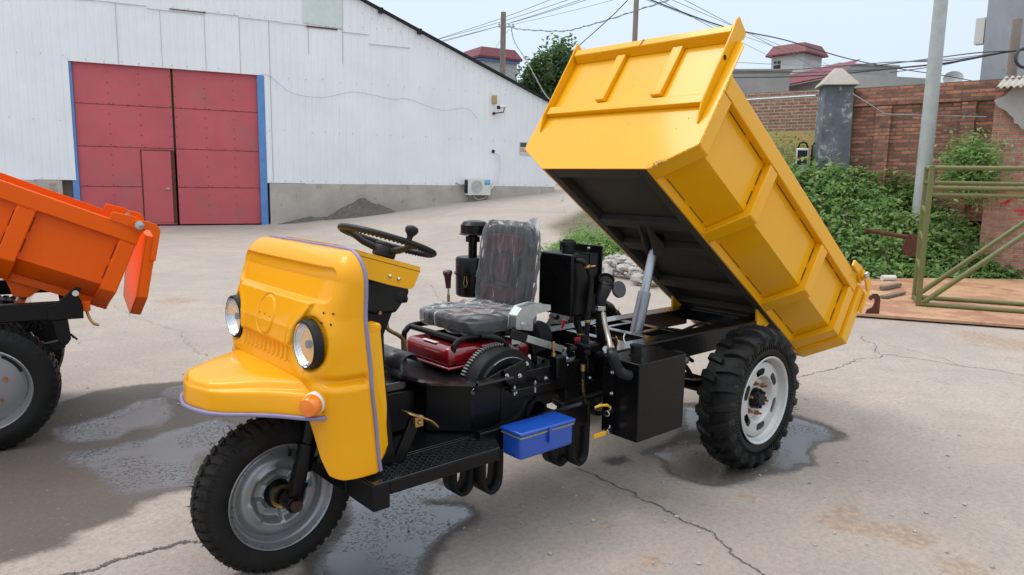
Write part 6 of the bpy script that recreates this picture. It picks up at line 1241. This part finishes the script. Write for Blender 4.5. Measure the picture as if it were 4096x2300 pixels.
FN=thing_part('water_filler',TR,(.77,.22,.9)); P=np.array([(.765,.215,.865),(.762,.215,.905),(.745,.215,.94),(.715,.215,.97),(.690,.215,.99)]); mb=MB(); mb.tube(bez(P,24),np.interp(np.linspace(0,1,len(bez(P,24))),[0,.3,.7,1],[.024,.030,.036,.042]),24,caps=False)
dn=np.array([-.35,.35,.9]); dn/=np.linalg.norm(dn); 
c3=at(2200+410/1.808,900+390/1.808,'y',.215); P=bez([(.765,.215,.865),(.762,.215,.905),(.740,.215,.945),c3-np.array([.3,.5,.8])*.03,c3],30); mb=MB(); 
mb.tube(P,np.interp(np.linspace(0,1,len(P)),[0,.25,.6,.9,1],[.023,.028,.034,.036,.040]),26,caps=False); mb.build('funnel','plastic',FN,smooth=60,solid=.003)
MB().lathe([(.0005,0),(.030,.001)],P[-4],P[-1]-P[-3],24).build('funnel_inside','dark',FN)
cq=at(2200+503/1.808,900+465/1.808,'y',.24); mb=MB(); dd_=(CC-cq)/np.linalg.norm(CC-cq); dn=dd_*.75+np.array([-.45,.3,.1]); dn/=np.linalg.norm(dn)
mb.lathe([(.0005,.003),(.038,.003),(.041,0),(.041,-.010),(.036,-.012),(.0005,-.012)],cq,dn,32); mb.build('flip_cap',mat('cap_grey',(.05,.05,.055),.5),FN,smooth=40)
mb=MB(); u1=np.cross(dn,[0,0,1]); u1/=np.linalg.norm(u1); u2=np.cross(dn,u1)
for a_,rr in ((0,.02),(1.2,.022),(2.3,.018),(3.4,.022),(4.3,.014),(5.2,.024),(5.9,.012),(.6,.008)): mb.lathe([(.0003,.0006),(.0018,.0005)],cq+dn*.0032+(u1*math.cos(a_)+u2*math.sin(a_))*rr,dn,8)
mb.build('vent_holes','dark',FN,kind='stuff')
mb=MB(); mb.lathe([(.0265,-.011),(.0275,-.010),(.0275,.010),(.0265,.011)],(.765,.215,.862),(0,0,1),28); mb.build('metal_band','galv',FN,smooth=40)
P=bez([(.765,.215,.865),(.757,.215,.80),(.752,.215,.75),(.755,.22,.71),(.775,.22,.68),(.81,.22,.665)],90); rr=.0235+.0028*np.sin(np.arange(len(P))*1.7); Q=bez(P,len(P)*3) if 0 else P
N_=220; tt=np.linspace(0,len(P)-1,N_); PP=np.stack([np.interp(tt,np.arange(len(P)),P[:,i]) for i in range(3)],1); MB().tube(PP,.0235+.0032*np.sin(np.arange(N_)*2*math.pi/9),16).build('corrugated_hose','rubber',FN,smooth=40)
BH=thing_part('braided_hose',TR,(.84,.34,.7)); P=[at(2200+x/1.808,900+y/1.808,'x',v) for x,y,v in ((385,640,.84),(402,730,.90),(420,800,.95),(436,870,.985))]
mb=MB(); mb.tube(bez(P,30),.0115,12); mb.build('braid',mat('steel_braid',(.42,.38,.33),.4,.7,0,.1,.5,300),BH,smooth=60)
p1=P[-1]; dv=P[-1]-P[-2]; dv/=np.linalg.norm(dv); mb=MB(); mb.lathe([(.012,-.01),(.0155,-.008),(.0155,.02),(.014,.022)],p1,dv,20,caps=True); mb.cyl(p1+dv*.022,p1+dv*.047,.0215,seg=6); mb.build('hose_coupling',mat('dull_brass_steel',(.33,.29,.24),.35,.85,0,.1,.2,60),BH,bevel=.002)
P=[p1+dv*.04,p1+dv*.075,at(2200+490/1.808,900+1035/1.808,'x',.995),at(2200+530/1.808,900+1075/1.808,'x',.975),at(2200+580/1.808,900+1090/1.808,'x',.943)]; MB().tube(bez(P,24),.023,14).build('elbow','plastic',BH,smooth=60)
VB=thing_part('hydraulic_valve',TR,(.93,.3,.7)); bx((.885,.25,.66),(.975,.33,.73),'valve_block','black',VB,.008); bx((.92,.29,.60),(.965,.33,.70),'valve_spool','black',VB,.006)
mb=MB()
for q,d_,r1,L_ in (((.98,.33,.70),(0,1,0),.012,.02),((.96,.33,.72),(1,0,.3),.010,.03),((1.0,.28,.71),(1,0,0),.014,.04),((.93,.27,.73),(0,0,1),.016,.03),((.90,.33,.68),(0,1,0),.014,.02)): mb.cyl(q,np.array(q)+np.array(d_)*L_,r1,seg=8)
mb.build('valve_ports','plastic',VB,kind='stuff'); bx((1.10,.28,.60),(1.16,.33,.70),'clevis_block','black',CH,.006)
mb=MB(); mb.cyl((1.155,.30,.70),(1.155,.30,.765),.006,seg=10); mb.cyl((1.155,.30,.70),(1.155,.30,.715),.011,seg=6); mb.build('adjuster_rod','brass',CH,bevel=.001)
mb=MB(); hp_=np.array((.985,.32,.640)); mb.cyl(hp_,hp_-[0,0,.028],.013,seg=14); mb.build('hose_ferrule','brass',VB,smooth=40); 
P=bez([(.985,.32,.615),(.983,.32,.56),(.975,.325,.49),(.955,.33,.435),(.915,.335,.405),(.87,.34,.395),(.80,.34,.40)],50); mb=MB(); mb.tube(P,.0105,12); hh=mb.build('hydraulic_hose','rubber',VB,smooth=60)
tx='HYDRAULIC HOSE 602  10X2  WP 250 BAR'; k0=6
for i,ch in enumerate(tx):
    if ch==' ': continue
    f=k0+i*(len(P)-k0-4)/len(tx); j=int(f); q=P[j]+(P[min(j+1,len(P)-1)]-P[j])*(f-j); t_=P[min(j+2,len(P)-1)]-P[j]; t_/=np.linalg.norm(t_); vd=(CC-q)/np.linalg.norm(CC-q); vd=vd-(vd@t_)*t_; vd/=np.linalg.norm(vd); up=np.cross(vd,t_)
    text(ch,.011,'brass',q+vd*.0112-up*.004,t_,up,hh,depth=.0002)
mb=MB()
for cc_,pp_ in (((.6,.02,.02),[(.62,.20,.64),(.60,.17,.68),(.57,.15,.66)]),): mb.tube(bez(pp_,12),.003,5)
mb.build('red_wire','redtxt',CH); mb=MB(); mb.tube(bez([(.60,.21,.65),(.585,.17,.69),(.56,.16,.65)],12),.003,5); mb.build('yellow_wire','yellow',CH); mb=MB(); mb.tube(bez([(.57,.22,.66),(.55,.19,.68),(.53,.18,.70)],8),.003,5); mb.build('white_wire','white',CH)
mb=MB(); mb.tube(bez([(-.1,.05,.60),(-.2,.1,.64),(-.35,.12,.655),(-.5,.15,.63)],24),.008,6); mb.tube(bez([(.1,-.05,.58),(-.05,.0,.62),(-.15,.1,.61)],24),.008,6); mb.build('frame_cables','rubber',CH,kind='stuff')
# hydraulic cylinder
HC=thing_part('hydraulic_cylinder',TR,(.16,0,.85)); a=np.array((.235,0,.56)); b=np.array((.0800,0,1.125)); dv=(b-a)/np.linalg.norm(b-a); L_=np.linalg.norm(b-a)
MB().lathe([(.001,-.02),(.0345,-.02),(.0355,.300),(.034,.307),(.027,.308),(.001,.309)],a,dv,36).build('outer_barrel','silver',HC,smooth=35); MB().lathe([(.0255,.30),(.0255,.538),(.024,.542),(.001,.543)],a,dv,36).build('middle_stage','satin',HC,smooth=35)
MB().lathe([(.0165,.54),(.0165,.60),(.001,.601)],a,dv,28).build('inner_rod','satin',HC,smooth=35); mb=MB(); mb.cyl(b+dv*.03+[0,-.045,0],b+dv*.03+[0,.045,0],.018); mb.build('head_pin','black',HC)
# rear wheels and box
r=np.random.default_rng(12); mb=MB(); XF=T4(-.5019,0,.7447)@RY(-R(34.375))
for k in range(46):
    a=r.normal()*.022; b=r.normal()*.010; q=np.array([1.3706,.395+a,.028+b+.35*max(0,a)]); n_=r.integers(5,8); mb.add([q+np.array([0,(.0015+.003*r.random())*math.cos(t),(.0015+.003*r.random())*math.sin(t)]) for t in np.linspace(0,6.28,n_,endpoint=False)],[tuple(range(n_))])
for k in range(26):
    q=np.array([1.4205,-.03+r.normal()*.004+.012*k/26,.747+.036*k/26]); mb.add([q+np.array([0,(.002+.003*r.random())*math.cos(t),(.002+.002*r.random())*math.sin(t)]) for t in np.linspace(0,6.28,6,endpoint=False)],[tuple(range(6))])
for k in range(40):
    q=np.array([1.3706,r.uniform(-.5,.5),r.uniform(.05,.7)]); e_=.001+.002*r.random()**2; mb.add([q+np.array([0,e_*math.cos(t),e_*1.3*math.sin(t)]) for t in np.linspace(0,6.28,6,endpoint=False)],[tuple(range(6))])
mb.build('scorch_marks',mat('scorched_paint',(.16,.085,.012),.6,var=.4,vscale=60),TR,kind='stuff'); XF=np.eye(4)
W1=make_rear_wheel(TR,(0,.585,.37),1,1); W2_=make_rear_wheel(TR,(0,-.585,.37),-1,2)
body(TR,'yellow',(-.5019,.7447),34.375,np.eye(4))
for x,y,s_ in ((2640,635,.03),): 
    pass
# ================================================================ orange tipper at the left edge
F2=np.array([.982,-.19,0]); n2=np.array([.19,.982,0]); O2=np.array([2.878,-1.965,0])-.62*n2; OB=np.eye(4); OB[:3,0]=F2; OB[:3,1]=n2; OB[:3,3]=O2
OT=thing('orange_dump_tricycle','orange dump tricycle cut by the left edge, its box tipped towards the red door','dump tricycle',O2)
XF=OB
for sy in (1,-1):
    c=np.array((.10,sy*(.53 if sy>0 else .42),.335)); Wq=thing_part('rear_wheel',OT,c); Rr=.338; w=.085; mb=MB(); ax=(0,sy,0)
    mb.lathe([(.205,w*.8),(.215,w*.95),(.25,w*1.08),(.29,w*1.04),(Rr-.012,w*.84),(Rr-.005,w*.45),(Rr-.004,0),(Rr-.005,-w*.45),(Rr-.012,-w*.84),(.29,-w*1.04),(.215,-w*.95),(.205,-w*.8)],c,ax,80)
    for side in (1,-1):
        for k in range(52):
            a0=(k+(.5 if side<0 else 0))*2*math.pi/52; V=[]
            for (y,da,rr),ww,h in zip([(.012,0,Rr-.006),(.05,.02,Rr-.007),(.074,.03,Rr-.016),(.084,.034,Rr-.036)],[.028,.027,.022,.014],[.009,.009,.007,.001]):
                kk=min(1,max(0,(y-.055)/.03)); dn=ww/2/Rr
                for s_,top in ((-1,0),(1,0),(1,1),(-1,1)): an=a0+da+s_*dn*(.85 if top else 1); ra=rr+(h*(1-.6*kk) if top else -.005); V.append(c+np.array([ra*math.cos(an),sy*side*(y+(h*kk*.8 if top else 0)),ra*math.sin(an)]))
            mb.add(V,[(i*4+j,i*4+(j+1)%4,(i+1)*4+(j+1)%4,(i+1)*4+j) for i in range(3) for j in range(4)]+[(0,1,2,3)])
    mb.build('tyre','rubber',Wq,smooth=32)
    mb=MB(); mb.lathe([(.213,w*.93),(.217,w*1.0),(.212,w*1.04),(.204,w*.95),(.200,w*.55),(.194,w*.45),(.190,w*.0)],c,ax,64); mb.lathe([(.188,w*.05),(.17,w*.12),(.10,w*.20),(.05,w*.22),(.001,w*.22)],c,ax,64)
    mb.build('rim','silver',Wq,smooth=40); mb=MB(); mb.lathe([(.001,w*.22+.045),(.035,w*.22+.045),(.05,w*.22+.03),(.055,w*.22)],c,ax,28); mb.build('hub','black',Wq,smooth=40)
    mb=MB(); mb.add([c+np.array([.192*math.cos(a)*k,sy*(w*.08+.001+(1-k)*.02),.192*math.sin(a)*k]) for k in (.97,.88) for a in np.linspace(R(-62),R(-22),7)]+[],[(i,i+1,8+i,7+i) for i in range(6)]); mb.add([c+np.array([.192*math.cos(a)*k,sy*(w*.08+.001+(1-k)*.02),.192*math.sin(a)*k]) for k in (.97,.88) for a in np.linspace(R(118),R(158),7)],[(i,i+1,8+i,7+i) for i in range(6)]); mb.build('rim_slots','dark',Wq,kind='stuff')
    for k in range(5): p=c+np.array([.098*math.cos(k*1.2566+.25),sy*w*.2,.098*math.sin(k*1.2566+.25)]); mb=MB(); mb.cyl(p,p+np.array([0,sy*.016,0]),.013,seg=6); mb.cyl(p,p+np.array([0,sy*.028,0]),.007,seg=8); mb.build('wheel_nut','copper',Wq)
C2=thing_part('chassis',OT,(.4,0,.7))
for sy in (1,-1):
    MB().box((-.36,sy*.50,.672),(1.9,sy*.55,.765)).build('frame_rail','black',C2,bevel=.004)
    MB().prism([(-.365,.74),(-.345,.80),(-.365,.835),(-.335,.845),(-.31,.82),(-.24,.76),(-.20,.75),(-.20,.67),(-.365,.67)],sy*.552,sy*.568,'y').build('hinge_bracket','black',C2,bevel=.004)
    MB().cyl((-.335,sy*.54,.812),(-.335,sy*.585,.812),.016).build('hinge_pin','chrome',C2)
    MB().prism([(-.22,.67),(-.29,.67),(-.30,.56),(-.28,.53),(-.25,.53),(-.23,.58)],sy*.50,sy*.56,'y').build('spring_hanger','black',C2,bevel=.005)
    mb=MB()
    for k in range(4): mb.beam((-.27,sy*.48,.545-.011*k),(.2+.0*k,sy*.48,.46-.011*k),.05,.009)
    mb.build('leaf_spring','black',C2); mb=MB(); mb.tube([(-.31,sy*.53,.56),(-.30,sy*.53,.58),(-.325,sy*.5,.545)],.006,6); mb.build('shackle','black',C2)
mb=MB(); mb.box((-.1,-.5,.70),(-.05,.5,.76)); mb.box((.4,-.5,.70),(.45,.5,.76)); mb.build('cross_member','blackwet',C2,kind='stuff'); mb=MB(); mb.cyl((.1,-.4,.335),(.1,.5,.335),.05); mb.lathe([(.05,-.15),(.13,-.05),(.14,0),(.13,.05),(.05,.15)],(.1,0,.335),(0,1,0),24); mb.build('rear_axle','black',C2,smooth=40)
mb=MB()
for k in range(7): mb.tube(bez([(-.0-.03*k,.40,.66),(-.04-.03*k,.42,.58+.01*k),(-.10-.02*k,.44,.62),(-.13,.42,.66)],14),.008,6)
mb.build('brake_hoses','rubber',C2,kind='stuff'); mb=MB(); mb.box((.05,-.3,.50),(.5,.35,.67)); mb.build('gearbox','black',C2,bevel=.03)
mb=MB(); mb.tube(bez([(-.375,.50,.72),(-.39,.51,.665),(-.41,.52,.63),(-.435,.52,.618)],16),.0075,8); mb.build('latch_lever','brass',OT,smooth=60); mb=MB(); mb.box((-.40,.49,.70),(-.355,.52,.755)); mb.build('latch_block','orange',OT,bevel=.004)
body(OT,'orange',(.012,.886),22.9,OB,gate=11,gth=.055,ws=.95)
XF=np.eye(4)
